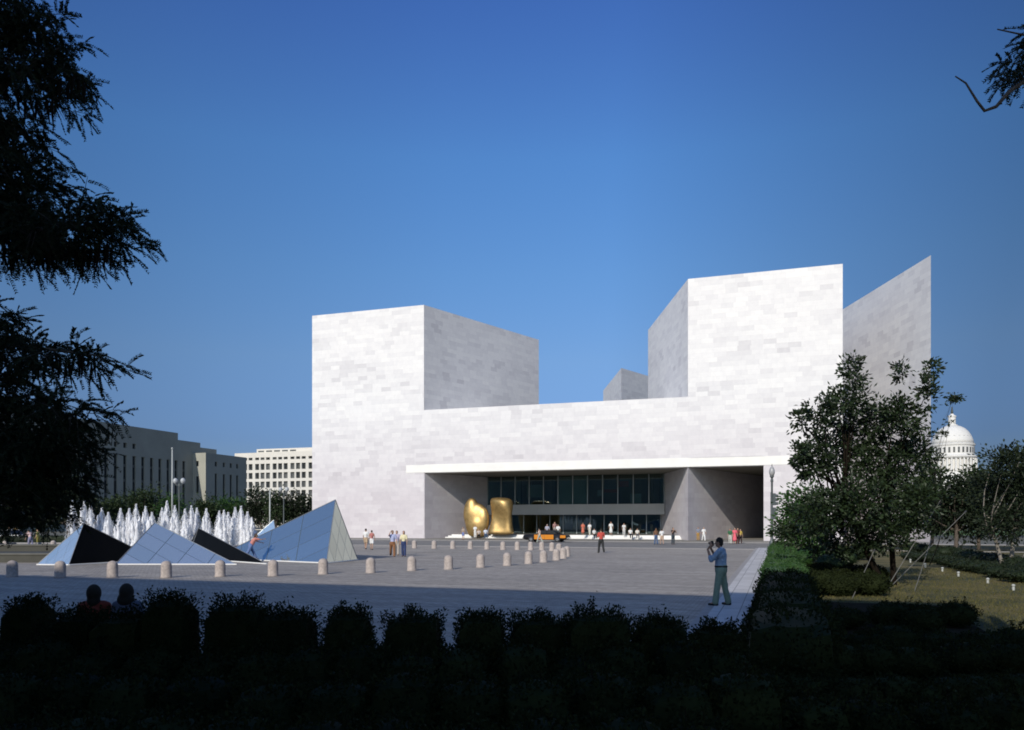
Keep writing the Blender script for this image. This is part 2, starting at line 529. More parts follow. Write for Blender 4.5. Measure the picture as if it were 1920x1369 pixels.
def shrub(name, base, r3, n, leaf, mat, label, group, seed, box=0.0, cat='shrub', sprigs=0, rz=0.0):
    rs = np.random.RandomState(seed)
    root = empty(name, base, label, cat, group, rz)
    u = rs.normal(size=(n, 3)); u /= np.linalg.norm(u, axis=1, keepdims=True)
    if box:
        m = np.max(np.abs(u), axis=1, keepdims=True)
        u = u * (1 - box) + (u / m) * box
    lump = 1 + 0.10 * np.sin(u[:, 0] * 7 + seed) * np.cos(u[:, 2] * 6 + seed * 2) + 0.08 * np.sin(u[:, 1] * 9 + seed * 3)
    P = u * np.array(r3) * (lump * rs.uniform(0.74, 1.02, n))[:, None]
    D = u + rs.normal(size=(n, 3)) * 0.8
    D[:, 2] += 0.3
    extra_p, extra_d = [], []
    mb = MB()
    for _ in range(sprigs):
        a = rs.uniform(0, 2 * PI); q = rs.uniform(0.1, 0.9)
        s = np.array([math.cos(a) * q * r3[0], math.sin(a) * q * r3[1], r3[2] * math.sqrt(max(0.05, 1 - q * q * 0.8)) * 0.92])
        h = rs.uniform(0.08, 0.2)
        t = s + np.array([rs.normal() * 0.05, rs.normal() * 0.05, h])
        mb.tube([Vector((0, 0, r3[2] * .6)), Vector((s[0], s[1], s[2] - 0.1 + r3[2])), Vector((t[0], t[1], t[2] + r3[2]))], 0.004, 4)
        for k in range(16):
            extra_p.append(s + (t - s) * rs.uniform(0, 1.05) + rs.normal(size=3) * 0.025); extra_d.append(rs.normal(size=3) + np.array([0, 0, .6]))
    if sprigs:
        P = np.concatenate([P, np.array(extra_p)]); D = np.concatenate([D, np.array(extra_d)])
    P = P + np.array([0, 0, r3[2]])
    keep = P[:, 2] > 0.01
    core = MB()
    core.ball((0, 0, 0), 1.0, 16, 12)
    kv = []
    for x_, y_, z_ in core.v:
        m_ = max(abs(x_), abs(y_), abs(z_)); f_ = (1 - box) + box / m_
        kv.append((x_ * f_ * r3[0] * .86, y_ * f_ * r3[1] * .86, z_ * f_ * r3[2] * .88 + r3[2]))
    core.v = kv
    leaf_quads('foliage', P[keep], D[keep], leaf, leaf * 0.55, mat, root, rs, core)
    mb.tube([(0, 0, -0.03), (0.01, 0, r3[2])], [0.03, 0.015], 6)
    mb.build('stem', M['dark_bark'], root)
    return root

# ------------------------------------------------------------------ blobs by remesh (figures, sculpture)
def capsule(mb, a, b, r0, r1, seg=10):
    a = Vector(a); b = Vector(b)
    d = b - a
    L = d.length
    if L < 1e-5:
        mb.ball(a, r0, seg, 8); return
    d /= L
    pts = []; rad = []
    for k in range(5):
        t = -PI / 2 + (PI / 2) * k / 4
        pts.append(a + d * (math.sin(t) * r0)); rad.append(max(0.002, r0 * math.cos(t)))
    for k in range(5):
        t = (PI / 2) * k / 4
        pts.append(b + d * (math.sin(t) * r1)); rad.append(max(0.002, r1 * math.cos(t)))
    mb.tube(pts, rad, seg)

def blob(mb, name, mat, parent, voxel=0.03, smooth=4):
    me = bpy.data.meshes.new("tmp"); me.from_pydata(mb.v, [], mb.f); me.update()
    o = bpy.data.objects.new("tmp", me); COL.objects.link(o)
    m = o.modifiers.new("r", 'REMESH'); m.mode = 'VOXEL'; m.voxel_size = voxel
    if smooth:
        s = o.modifiers.new("s", 'SMOOTH'); s.iterations = smooth; s.factor = 0.5
    dg = bpy.context.evaluated_depsgraph_get()
    dg.update()
    new = bpy.data.meshes.new_from_object(o.evaluated_get(dg))
    bpy.data.objects.remove(o); bpy.data.meshes.remove(me)
    new.name = name
    new.materials.clear()
    return link_mesh(name, new, mat, parent, smooth=True)

CLOTH = {}
def cloth(col):
    if col not in CLOTH:
        CLOTH[col] = plain('fabric', col, 0.85, var=0.12, scale=14)
    return CLOTH[col]

def person(label, loc, face, h=1.74, shirt=(.7, .7, .7), legs=(.05, .06, .1), hair=(.02, .015, .01), skin=(.45, .27, .18), low='trousers',
           stride=0.0, arm=(0.12, 0.12), elbow=(0.3, 0.3), lean=0.0, sit=False, sleeves='short', long_hair=False, group=None,
           voxel=0.026, slim=1.0, shoes=(.03, .025, .02), spread=0.0, full_hair=0.0, collar=None):
    """a standing, walking or sitting figure facing local +Y, later turned by face (degrees from +Y, anticlockwise)"""
    root = empty('person', loc, label, 'person', group, R(face))
    k = h / 1.75
    V = Vector
    hipz = 0.92
    J = {}
    J['pel'] = V((0, 0, 0.95)); 
    up = V((0, math.sin(lean), math.cos(lean)))
    J['waist'] = J['pel'] + up * 0.14
    J['chest'] = J['pel'] + up * 0.36
    J['neck'] = J['pel'] + up * 0.53
    J['head'] = J['pel'] + up * 0.53 + V((0, math.sin(lean * 0.6), math.cos(lean * 0.6))) * 0.155 + V((0, 0.015, 0))
    for s, sx, st in (('l', -1, stride), ('r', 1, -stride)):
        hp = V((0.088 * sx * slim, 0, hipz))
        if sit:
            kn = hp + V((0.05 * sx, 0.43, -0.01)); an = kn + V((0, 0.03 + 0.02 * sx, -0.41))
        else:
            kn = hp + V((0.02 * sx + spread * sx * .5, math.sin(st) * 0.42, -math.cos(st) * 0.42))
            bend = 0.5 * max(0, -st) * 1.4 + 0.04
            an = kn + V((spread * sx * .5, math.sin(st - bend) * 0.41, -math.cos(st - bend) * 0.41))
        J['hip' + s], J['kn' + s], J['an' + s] = hp, kn, an
        sh = J['pel'] + up * 0.475 + V((0.185 * sx * slim, 0, 0))
        i = 0 if s == 'l' else 1
        p = arm[i]
        e = p + elbow[i]
        el = sh + V((0.06 * sx, math.sin(p) * 0.285, -math.cos(p) * 0.285))
        inward = 0.0 if e < 1.2 else -0.13 * sx
        wr = el + V((inward + 0.01 * sx, math.sin(e) * 0.25, -math.cos(e) * 0.25))
        J['sh' + s], J['el' + s], J['wr' + s] = sh, el, wr
        J['hd' + s] = wr + (wr - el).normalized() * 0.09
    dz = 0.075 - min(J['anl'].z, J['anr'].z)
    for q in J: J[q] = (J[q] + V((0, 0, dz))) * k
    def cap(mb, a, b, r0, r1, grow=0.0): capsule(mb, J[a], J[b], r0 * k * slim + grow, r1 * k * slim + grow)
    b = MB()
    cap(b, 'pel', 'waist', 0.135, 0.115); cap(b, 'waist', 'chest', 0.115, 0.125)
    capsule(b, J['shl'].lerp(J['shr'], 0.2), J['shl'].lerp(J['shr'], 0.8), 0.075 * k, 0.075 * k)
    capsule(b, J['chest'] + V((-.06 * k, 0, 0)), J['chest'] + V((.06 * k, 0, 0)), 0.11 * k, 0.11 * k)
    cap(b, 'chest', 'neck', 0.08, 0.055); cap(b, 'neck', 'head', 0.052, 0.056)
    hc = J['head']
    b.ball(hc, (0.076 * k, 0.095 * k, 0.118 * k), 14, 10)
    b.ball(hc + V((0, 0.028, -0.07)) * k, (0.05 * k, 0.058 * k, 0.05 * k), 10, 8)
    capsule(b, hc + V((0, 0.09, 0.0)) * k, hc + V((0, 0.108, -0.028)) * k, 0.010 * k, 0.016 * k, 8)
    for sx in (-1, 1):
        b.ball(hc + V((0.077 * sx, -0.005, -0.01)) * k, (0.014 * k, 0.025 * k, 0.034 * k), 8, 6)
    for s, sx in (('l', -1), ('r', 1)):
        cap(b, 'hip' + s, 'kn' + s, 0.085, 0.056); cap(b, 'kn' + s, 'an' + s, 0.055, 0.037)
        cap(b, 'sh' + s, 'el' + s, 0.052, 0.040); cap(b, 'el' + s, 'wr' + s, 0.040, 0.027)
        w, e = J['wr' + s], J['hd' + s]
        capsule(b, w, w.lerp(e, 0.8), 0.028 * k, 0.034 * k)
        fd = (e - w).normalized()
        side = fd.cross(V((1, 0, 0))); side = side.normalized() if side.length > 0.1 else V((0, 1, 0))
        for q in range(4):
            o = side * (0.024 - 0.016 * q) * k
            capsule(b, w.lerp(e, 0.8) + o, e + o + fd * (0.06 - 0.008 * abs(q - 1.3)) * k + V((-0.01 * sx, 0, 0)), 0.011 * k, 0.009 * k, 6)
        capsule(b, w.lerp(e, 0.25) + side * 0.025 * k, e + side * 0.05 * k, 0.012 * k, 0.010 * k, 6)
        capsule(b, J['an' + s], J['an' + s] + V((0.015 * sx, 0.12, -0.045)) * k, 0.04 * k, 0.03 * k)
    sk = CLOTH.setdefault(('skin', skin), plain('skin', skin, 0.6, var=0.06, scale=9))
    blob(b, 'body', sk, root, voxel, 3)
    g = 0.016
    t = MB()
    cap(t, 'pel', 'waist', 0.14, 0.122, g); cap(t, 'waist', 'chest', 0.122, 0.130, g)
    capsule(t, J['shl'].lerp(J['shr'], 0.15), J['shl'].lerp(J['shr'], 0.85), 0.075 * k + g, 0.075 * k + g)
    capsule(t, J['chest'] + V((-.06 * k, 0, 0)), J['chest'] + V((.06 * k, 0, 0)), 0.112 * k + g, 0.112 * k + g)
    for s in 'lr':
        if sleeves == 'none': continue
        q = 0.72 if sleeves == 'short' else 1.0
        capsule(t, J['sh' + s], J['sh' + s].lerp(J['el' + s], q), 0.056 * k + g, 0.048 * k + g)
        if sleeves == 'long': cap(t, 'el' + s, 'wr' + s, 0.046, 0.034, g)
    if low == 'dress':
        pz = J['pel']; kz = (J['knl'] + J['knr']) * 0.5
        capsule(t, pz, kz + V((0, 0, 0.02)), 0.16 * k, 0.24 * k, 14)
    blob(t, 'shirt' if low != 'dress' else 'dress', cloth(shirt), root, voxel, 2)
    if low != 'dress':
        t = MB()
        capsule(t, J['pel'] + V((0, 0, 0.03)) * k, J['pel'] + V((0, 0, -0.06)) * k, 0.142 * k + g, 0.135 * k + g)
        for s in 'lr':
            if low == 'shorts':
                capsule(t, J['hip' + s], J['hip' + s].lerp(J['kn' + s], 0.68), 0.098 * k + g, 0.088 * k + g)
            else:
                cap(t, 'hip' + s, 'kn' + s, 0.096, 0.066, g)
                capsule(t, J['kn' + s], J['kn' + s].lerp(J['an' + s], 0.96), 0.066 * k + g, 0.062 * k + g)
        blob(t, 'shorts' if low == 'shorts' else 'trousers', cloth(legs), root, voxel, 2)
    t = MB()
    t.ball(hc + V((0, -0.022, 0.03)) * k, (0.087 * k, 0.095 * k, 0.105 * k), 12, 8)
    if long_hair:
        capsule(t, hc + V((0, -0.05, 0)) * k, J['neck'] + V((0, -0.075, -0.04)) * k, 0.082 * k, 0.06 * k)
    if full_hair:
        t.ball(hc + V((0, -.045, .0)) * k, (.115 * k, .105 * k, .145 * k), 14, 10)
        t.ball(hc + V((0, -.06, -.12)) * k, (.10 * k + full_hair, .075 * k, .12 * k), 14, 10)
    blob(t, 'hair', cloth(hair), root, voxel, 2)
    if collar:
        t = MB()
        for sx in (-1, 1): capsule(t, J['neck'] + V((.05 * sx, -.05, .0)) * k, J['neck'] + V((.15 * sx, -.035, -.035)) * k, .034, .026)
        capsule(t, J['neck'] + V((-.06, -.065, -.01)) * k, J['neck'] + V((.06, -.065, -.01)) * k, .032, .032)
        blob(t, 'collar', cloth(collar), root, .012, 1)
    for s, sx in (('l', -1), ('r', 1)):
        t = MB()
        a = J['an' + s]
        capsule(t, a + V((0, -0.03, -0.035)) * k, a + V((0.02 * sx, 0.14, -0.045)) * k, 0.042 * k, 0.034 * k)
        blob(t, 'shoe', cloth(shoes), root, voxel, 1)
    return root, J

# ------------------------------------------------------------------ wall with openings
def facade(mb, T, u0, u1, z0, z1, openings, depth=0.3):
    """wall face in the plane given by T(u, d, z) (d into the wall), with real recesses"""
    us = sorted({u0, u1, *[o[0] for o in openings], *[o[1] for o in openings]})
    zs = sorted({z0, z1, *[o[2] for o in openings], *[o[3] for o in openings]})
    for i in range(len(us) - 1):
        for j in range(len(zs) - 1):
            uc, zc = (us[i] + us[i + 1]) / 2, (zs[j] + zs[j + 1]) / 2
            if any(o[0] < uc < o[1] and o[2] < zc < o[3] for o in openings): continue
            mb.poly([T(us[i], 0, zs[j]), T(us[i + 1], 0, zs[j]), T(us[i + 1], 0, zs[j + 1]), T(us[i], 0, zs[j + 1])])
    for a, b, c, d in openings:
        mb.poly([T(a, 0, c), T(b, 0, c), T(b, depth, c), T(a, depth, c)])
        mb.poly([T(a, 0, d), T(a, depth, d), T(b, depth, d), T(b, 0, d)])
        mb.poly([T(a, 0, c), T(a, depth, c), T(a, depth, d), T(a, 0, d)])
        mb.poly([T(b, 0, c), T(b, 0, d), T(b, depth, d), T(b, depth, c)])

# ================================================================== GROUND
def sheet(name, pts, z, mat, label=None):
    mb = MB()
    mb.poly([(p[0], p[1], z) for p in pts])
    o = mb.build(name, mat)
    o['kind'] = 'structure'
    if label: o['label'] = label
    return o

def grid_sheet(name, r0, r1, n0, n1, z, mat):
    """sheet in grid coordinates; object axes follow the grid so that courses run with it"""
    mb = MB()
    mb.poly([(r0, n0, z), (r1, n0, z), (r1, n1, z), (r0, n1, z)])
    o = mb.build(name, mat)
    o.rotation_euler = (0, 0, -TH)
    o['kind'] = 'structure'
    return o

def lawn_mat():
    q = NT("lawn")
    tc = q.n("ShaderNodeTexCoord").outputs["Object"]
    a = q.noise(tc, 0.35, 5); b = q.noise(tc, 9, 6, 0.7)
    c = q.ramp(a, [(0.36, (0.03, 0.04, 0.014)), (0.5, (0.10, 0.09, 0.03)), (0.66, (0.18, 0.14, 0.05))])  # dark stop also paints dappled shade, besides patchy grass colour
    c = q.mix(0.7, c, q.ramp(b, [(0.3, (0.45, 0.45, 0.4)), (0.7, (1.2, 1.15, 1.0))]), 'MULTIPLY')
    q.l(c, q.b.inputs["Base Color"]); q.b.inputs["Roughness"].default_value = 0.95
    q.bump(b, 0.8, 0.05)
    return q.m
M['lawn'] = lawn_mat()
M['far_lawn'] = plain('far_lawn', (0.07, 0.13, 0.03), 0.95, var=0.25, scale=0.4)

sheet('ground', [(-2500, -300), (2500, -300), (2500, 4000), (-2500, 4000)], -0.03, plain('city_ground', (0.12, 0.12, 0.10), 0.95, var=0.2, scale=0.05))
grid_sheet('lawn', -0.6, 120, -8, 90, -0.008, M['lawn'])
grid_sheet('planting_bed', -80, -0.61, -8.5, 11.0, -0.006, M['soil'])
grid_sheet('shade_bed', -0.6, 4.3, -8.5, 25.2, -0.002, M['soil'])  # dark sheet cut to the shade boundary, painting the shade blacker
grid_sheet('plaza', -110, -1.86, 11.01, 70.5, 0.0, M['cobble'])
grid_sheet('street', -260, 200, 71.0, 92.0, -0.02, M['asphalt'])
grid_sheet('forecourt', -75, 20, 92.4, 130, 0.0, M['apron'])
for (a, b_, c, d) in ((-110, 60, 70.5, 71.0), (-75, 60, 92.0, 92.4)):
    mb = MB(); mb.box(a, b_, c, d, -0.03, 0.03)
    o = mb.build('kerb', M['kerb']); o.rotation_euler = (0, 0, -TH); o['kind'] = 'structure'
# raised stone walk beside the plaza: kerb course and slabs
mb = MB(); mb.box(-1.85, -1.62, 5.0, 70.4, -0.03, 0.13)
o = mb.build('kerb', M['kerb']); o.rotation_euler = (0, 0, -TH); o['kind'] = 'structure'
q = NT("walk_slabs")
tc = q.n("ShaderNodeTexCoord").outputs["Object"]
br = q.n("ShaderNodeTexBrick"); q.l(tc, br.inputs["Vector"])
mp = q.n("ShaderNodeMapping"); mp.inputs["Rotation"].default_value = (0, 0, PI / 2); q.l(tc, mp.inputs[0]); q.l(mp.outputs[0], br.inputs["Vector"])
br.inputs["Scale"].default_value = 1; br.inputs["Brick Width"].default_value = 1.5; br.inputs["Row Height"].default_value = 0.46
br.inputs["Mortar Size"].default_value = 0.012
br.inputs["Color1"].default_value = (0.47, 0.46, 0.46, 1); br.inputs["Color2"].default_value = (0.56, 0.55, 0.55, 1); br.inputs["Mortar"].default_value = (0.2, 0.2, 0.2, 1)
q.l(q.mix(0.5, br.outputs["Color"], q.ramp(q.noise(tc, 2.5, 6), [(0.3, (0.8, 0.8, 0.8)), (0.7, (1.1, 1.1, 1.1))]), 'MULTIPLY'), q.b.inputs["Base Color"])
q.b.inputs["Roughness"].default_value = 0.8
mb = MB(); mb.box(-1.618, -0.70, 5.0, 70.4, -0.03, 0.15)
o = mb.build('walk', q.m); o.rotation_euler = (0, 0, -TH); o['kind'] = 'structure'
sheet('far_lawn', [gp(1700, 1004), gp(2300, 1004), gp(2500, 995), gp(1700, 995)], 0.004, M['far_lawn'])

# ================================================================== MARBLE GALLERY
N0 = 101.9
gal = empty('gallery_building', (0, 0, 0), 'pale marble museum with tall blank towers joined over a wide recessed entrance', 'building', rz=-TH)
KS = 0.36
TOP = 33.4
def bldg(name, plan, z0, z1, mat='marble', parent=None, label=None):
    mb = MB(); mb.prism([(p[0], N0 + p[1]) for p in plan], z0, z1)
    o = mb.build(name, M[mat], parent or gal, uv=True)
    if label: o['label'] = label
    return o
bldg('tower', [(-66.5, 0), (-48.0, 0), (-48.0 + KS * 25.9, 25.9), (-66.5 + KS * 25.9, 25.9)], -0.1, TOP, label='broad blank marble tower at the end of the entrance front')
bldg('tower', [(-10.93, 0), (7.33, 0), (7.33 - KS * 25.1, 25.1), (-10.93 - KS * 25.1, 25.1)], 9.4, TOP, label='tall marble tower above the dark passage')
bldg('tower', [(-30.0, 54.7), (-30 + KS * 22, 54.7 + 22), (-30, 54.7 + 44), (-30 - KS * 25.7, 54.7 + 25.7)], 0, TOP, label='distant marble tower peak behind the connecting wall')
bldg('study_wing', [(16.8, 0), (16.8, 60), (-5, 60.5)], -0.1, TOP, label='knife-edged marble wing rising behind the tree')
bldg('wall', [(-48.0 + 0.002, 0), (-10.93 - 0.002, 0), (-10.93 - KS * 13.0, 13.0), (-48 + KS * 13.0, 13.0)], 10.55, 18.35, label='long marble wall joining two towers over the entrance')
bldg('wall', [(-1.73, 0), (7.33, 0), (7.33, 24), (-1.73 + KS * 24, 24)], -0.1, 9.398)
# concrete lintel beam, 3 cm proud of the marble
mb = MB(); mb.box(-50.8, 1.29, N0 - 0.05, N0 + 0.0, 9.4, 10.5); mb.box(-47.9, -1.74, N0, N0 + 1.6, 9.37, 10.549)
mb.build('lintel', M['concrete'], gal)
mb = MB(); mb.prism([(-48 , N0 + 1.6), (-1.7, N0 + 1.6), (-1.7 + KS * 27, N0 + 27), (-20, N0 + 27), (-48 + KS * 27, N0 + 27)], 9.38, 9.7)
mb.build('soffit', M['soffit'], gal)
# inner marble walls of the recess
bldg('recess_wall', [(-47.9, 0.0), (-47.9 + KS * 17, 17), (-49.9 + KS * 17, 17), (-49.9, 0.6)], -0.1, 9.375)
bldg('pier', [(-10.93, 0.0), (-10.93 + KS * 26, 26), (-10.93 - KS * 20, 26), (-10.93 - KS * 15.5, 15.5)], -0.1, 9.372, label='marble pier with a sharp prow between entrance and passage')
bldg('passage_wall', [(-10.93 + KS * 26, 26.0), (9, 26.0), (9, 27), (-10.93 + KS * 26, 27.0)], -0.1, 9.37)
# entrance platform with two broad steps
GL = N0 + 13.0
mb = MB()
mb.box(-45.5, -11.3, N0 + 4.2, N0 + 24, -0.05, 0.52)
mb.box(-45.9, -11.2, N0 + 3.8, N0 + 4.2, -0.05, 0.34)
mb.box(-46.2, -11.15, N0 + 3.4, N0 + 3.8, -0.05, 0.17)
mb.build('entrance_platform', M['white_paint'], gal)
mb = MB(); mb.box(-45.3, -11.5, N0 + 4.7, N0 + 24, 0.52, 0.524); mb.build('added_bounce_cut_top', plain('bounce_cut_dark', (.13, .125, .115), .85), gal)  # dark top added to cut light bounced into the recess
gl_l, gl_r = -47.9 + KS * 13 + 0.03, -10.93 - KS * 13 - 0.03
mb = MB(); mb.box(gl_l, gl_r, GL - 0.35, GL + 4, 3.45, 5.0)
mb.build('spandrel', M['spandrel'], gal)
M['window_glass'] = glass_mat('window_glass', (0.75, 0.88, 0.88), 0.02, 0.10, (0.55, 0.68, 0.66))
def glazing(label, y, a, b_, z0, z1, npane):
    g = MB(); g.box(a, b_, y, y + 0.03, z0, z1)
    o = g.build('glazing', M['window_glass'], gal)
    o['label'] = label
    w = (b_ - a) / npane
    proto = None
    for i in range(npane + 1):
        if proto is None:
            m = MB(); m.box(-0.06, 0.06, y - 0.12, y + 0.12, z0, z1)
            proto = m.build('mullion', plain('mullion_metal', (0.33, 0.36, 0.36), 0.45, metal=0.3), o, loc=(a + 0.06, 0, 0))
        else:
            c = proto.copy(); COL.objects.link(c); c.location.x = min(b_ - 0.06, a + i * w)
    return o
glazing('upper row of tall dark window panes under the soffit', GL, gl_l, gl_r, 5.01, 9.36, 12)
glazing('dark glazed entrance front behind the platform', GL + 2.5, gl_l + 0.9, gl_r - 0.9, 0.53, 3.44, 12)
# rooms behind the glass
mb = MB()
mb.box(gl_l, gl_r, GL + 11, GL + 11.3, 0.5, 9.3); mb.box(gl_l + 1, gl_r - 1, GL + 4.1, GL + 10.9, 4.2, 4.9)
for x in np.linspace(gl_l + 3, gl_r - 3, 5): mb.box(x - 0.35, x + 0.35, GL + 6.5, GL + 7.2, 5.01, 9.3)
mb.build('interior', M['inner'], gal)
scr = plain('pane_light_tone', (0.42, 0.52, 0.50), 0.8, var=.15, scale=.5)  # pale boxes added behind panes to imitate lighter reflections
for f0, f1, z0_, z1_, dp in ((.405, .575, 5.02, 9.3, 1.2), (.20, .30, 6.2, 8.2, 3.0), (.62, .655, 6.3, 7.2, 2.2), (.80, .86, 5.2, 6.6, 2.6)):
    mb = MB(); mb.box(gl_l + (gl_r - gl_l) * f0, gl_l + (gl_r - gl_l) * f1, GL + dp, GL + dp + .1, z0_, z1_)
    mb.build('pane_lightener', scr, gal)
mb = MB(); mb.box(-22.9, -21.3, GL + 2.0, GL + 2.03, 7.6, 8.5); mb.box(-25.2, -23.1, GL + 2.4, GL + 2.43, 6.8, 7.3)
mb.build('hanging_panel', plain('red_panel', (0.5, 0.05, 0.05), 0.5), gal)

# the older museum behind the camera: its long roof line shades the foreground
mus = empty('museum_building', (0, 0, 0), 'long low stone museum behind the viewer, its roof line shading the foreground', 'building', rz=-TH)
mb = MB(); mb.box(-120, 1.0, -45, -9.7, -0.1, 19.0)
mb.build('wall', M['limestone'], mus)
mb = MB(); mb.box(-120.6, 1.0, -45, -9.7, 19.0, 20.0); 
mb.build('cornice', M['limestone'], mus)
mb = MB()
for i in range(24): mb.box(-118 + i * 5, -117 + i * 5, -9.69, -9.35, 2.5, 17.5)
mb.build('pilaster', M['limestone'], mus)

# ================================================================== BRONZE SCULPTURE (plain two piece stand-in)
sc_y = 112.0
sc_c = at(915, 1003, sc_y); sc_c.z = 0.52
scu = empty('bronze_sculpture', sc_c, 'large golden bronze abstract sculpture of two rounded masses on the entrance platform', 'sculpture', rz=R(-18))
def loft(name, rings, x0, rz, mat, parent):
    """rings: (z, half width, half depth, x shift) superellipse sections"""
    mb = MB(); seg = 40
    base = 0
    for z, a, b_, dx in rings:
        for j in range(seg):
            t = 2 * PI * j / seg
            c, s = math.cos(t), math.sin(t)
            e = 0.62
            x = a * math.copysign(abs(c) ** e, c); y = b_ * math.copysign(abs(s) ** e, s) * (1 - 0.22 * math.cos(2 * t) * 0.5)
            y += 0.16 * math.sin(x * 1.4 + z * 0.9)
            mb.v.append((x + dx, y, z))
    n = len(rings)
    for k in range(n - 1):
        for j in range(seg):
            mb.f.append((k * seg + j, k * seg + (j + 1) % seg, (k + 1) * seg + (j + 1) % seg, (k + 1) * seg + j)); mb.uv.append([(0, 0)] * 4); mb.mi.append(0)
    mb.f.append(tuple(reversed(range(seg)))); mb.uv.append([(0, 0)] * seg); mb.mi.append(0)
    mb.f.append(tuple((n - 1) * seg + j for j in range(seg))); mb.uv.append([(0, 0)] * seg); mb.mi.append(0)
    o = mb.build(name, mat, parent, smooth=True)
    o.location = (x0, 0, 0); o.rotation_euler = (0, 0, rz)
    m = o.modifiers.new("sub", 'SUBSURF'); m.levels = 1; m.render_levels = 2
    return o
def piece(prims, flats, voxel):
    mb = MB()
    for p in prims:
        if p[0] == 'b': mb.ball(p[1], p[2], 20, 14)
        else: capsule(mb, p[1], p[2], p[3], p[4], 20)
    return blob(mb, 'bronze_piece', M['bronze'], scu, voxel, 22)
piece([('b', (-1.7, 0, 1.4), (1.75, .9, 1.9)), ('b', (-2.5, 0, 3.0), (1.25, .8, 2.35)), ('b', (-2.0, .05, 2.4), (1.6, .85, 2.2)), ('b', (-.75, -.05, 2.1), (1.0, .7, 2.0)), ('c', (-2.5, 0, .3), (-.8, 0, .3), .6, .6), ('b', (-1.4, .05, 3.0), (1.2, .75, 1.5))], None, .12)
loft('bronze_piece', [(0, 1.95, .75, 0.0), (.4, 1.9, .82, 0.0), (1.2, 1.68, .72, .05), (2.2, 1.56, .62, .1), (3.1, 1.6, .7, .1), (3.9, 1.7, .9, .08), (4.6, 1.72, .95, .02), (5.0, 1.6, .8, -.08), (5.22, 1.25, .5, -.25), (5.3, .6, .2, -.4)], 2.0, R(-10), M['bronze'], scu)

# ================================================================== GLASS SKYLIGHT PYRAMIDS
def pane_mat(name, col, lines):
    """mirror glass with thin dark joints along the two sloping directions of the face (uv)"""
    q = NT(name)
    uv = q.n("ShaderNodeUVMap").outputs[0]
    sp = q.n("ShaderNodeSeparateXYZ"); q.l(uv, sp.inputs[0])
    js = []
    for o in (sp.outputs[0], q.math('ADD', sp.outputs[0], sp.outputs[1])):
        f = q.math('FRACT', q.math('MULTIPLY', o, lines))
        js.append(q.math('LESS_THAN', f, 0.028))
    j = q.math('MAXIMUM', js[0], js[1])
    cb = q.n("ShaderNodeCombineXYZ")
    q.l(q.math('FLOOR', q.math('MULTIPLY', sp.outputs[0], lines)), cb.inputs[0]); q.l(q.math('FLOOR', q.math('MULTIPLY', q.math('ADD', sp.outputs[0], sp.outputs[1]), lines)), cb.inputs[1])
    w = q.n("ShaderNodeTexWhiteNoise", noise_dimensions='2D'); q.l(cb.outputs[0], w.inputs["Vector"])
    pc = q.ramp(w.outputs[0], [(0, tuple(c * 0.9 for c in col)), (1, tuple(min(1, c * 1.08) for c in col))])
    c = q.mix(j, pc, (0.16, 0.21, 0.25))
    q.l(c, q.b.inputs["Base Color"])
    q.b.inputs["Metallic"].default_value = 0.85
    q.l(q.math('ADD', q.math('MULTIPLY', j, 0.4), 0.09), q.b.inputs["Roughness"])
    return q.m
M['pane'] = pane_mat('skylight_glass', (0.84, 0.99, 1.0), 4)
M['pane_dark_reflect'] = plain('dark_reflection_glass', (0.004, 0.004, 0.004), 0.5, var=0.3, scale=0.8, spec=0.08)  # same glass; its dark reflections painted as near-black
M['pane_grey'] = pane_mat('skylight_glass_grey', (0.40, 0.43, 0.40), 4)  # duller tint paints the flank's grey reflection; same glass as pane
M['pane_blue'] = pane_mat('skylight_glass_large', (0.42, 0.56, 0.64), 4)  # deeper tint paints this face's darker sky reflection; same glass as pane
def pyramid(label, apex, base, mats):
    """base corners in order; face k joins base[k], base[k+1] and the apex"""
    b0 = base[0].copy(); b0.z = 0
    root = empty('glass_pyramid', b0, label, 'skylight', 'glass skylight pyramids on the plaza')
    n = len(base)
    for k in range(n):
        a, b_ = base[k] - b0, base[(k + 1) % n] - b0
        mb = MB(); mb.poly([a, b_, apex - b0], [(0, 0), (1, 0), (0, 1)])
        mb.build('glass_face', mats[k], root, uv=True)
    mb = MB()
    for k in range(n):
        mb.tube([base[k] - b0, base[(k + 1) % n] - b0], 0.05, 6)
    mb.build('base_frame', M['white_paint'], root)
    mb = MB()
    for k in range(n):
        mb.tube([base[k] - b0, apex - b0], 0.022, 6)
    mb.build('edge_trim', M['steel'], root)
    return root
def gb(px, py): return gp(px, py, 0.02)
pyramid('glass pyramid beside the low stone wall with one side coloured as a dark reflection', at(157, 981, 44.6), [gb(69, 1059), gb(129, 1059.5), gb(297, 1050)], [M['pane'], M['pane_dark_reflect'], M['pane_dark_reflect']])
pyramid('pale blue glass pyramid with a wide front face, between two dark-sided ones', at(290, 980, 46.6), [gb(216, 1058.5), gb(444, 1058.5), gb(290, 1052)], [M['pane'], M['pane'], M['pane']])
pyramid('low glass pyramid showing only a long slanting side coloured as a dark reflection', at(372, 990, 50.9), [gb(352, 1047), gb(500, 1057.5), gb(345, 1041)], [M['pane_dark_reflect'], M['pane_dark_reflect'], M['pane_dark_reflect']])
pyramid('tallest glass pyramid, coloured deep blue with a grey-green flank as reflections', at(629, 937, 47.6), [gb(398, 1047), gb(612, 1056), gb(671, 1050), gb(560, 1036)], [M['pane_blue'], M['pane_grey'], M['pane_grey'], M['pane_grey']])
pyramid('small pale glass pyramid peeping out behind the tallest one', at(513, 975, 57), [gb(440, 1040), gb(525, 1041), gb(530, 1034)], [M['pane'], M['pane_dark_reflect'], M['pane_dark_reflect']])

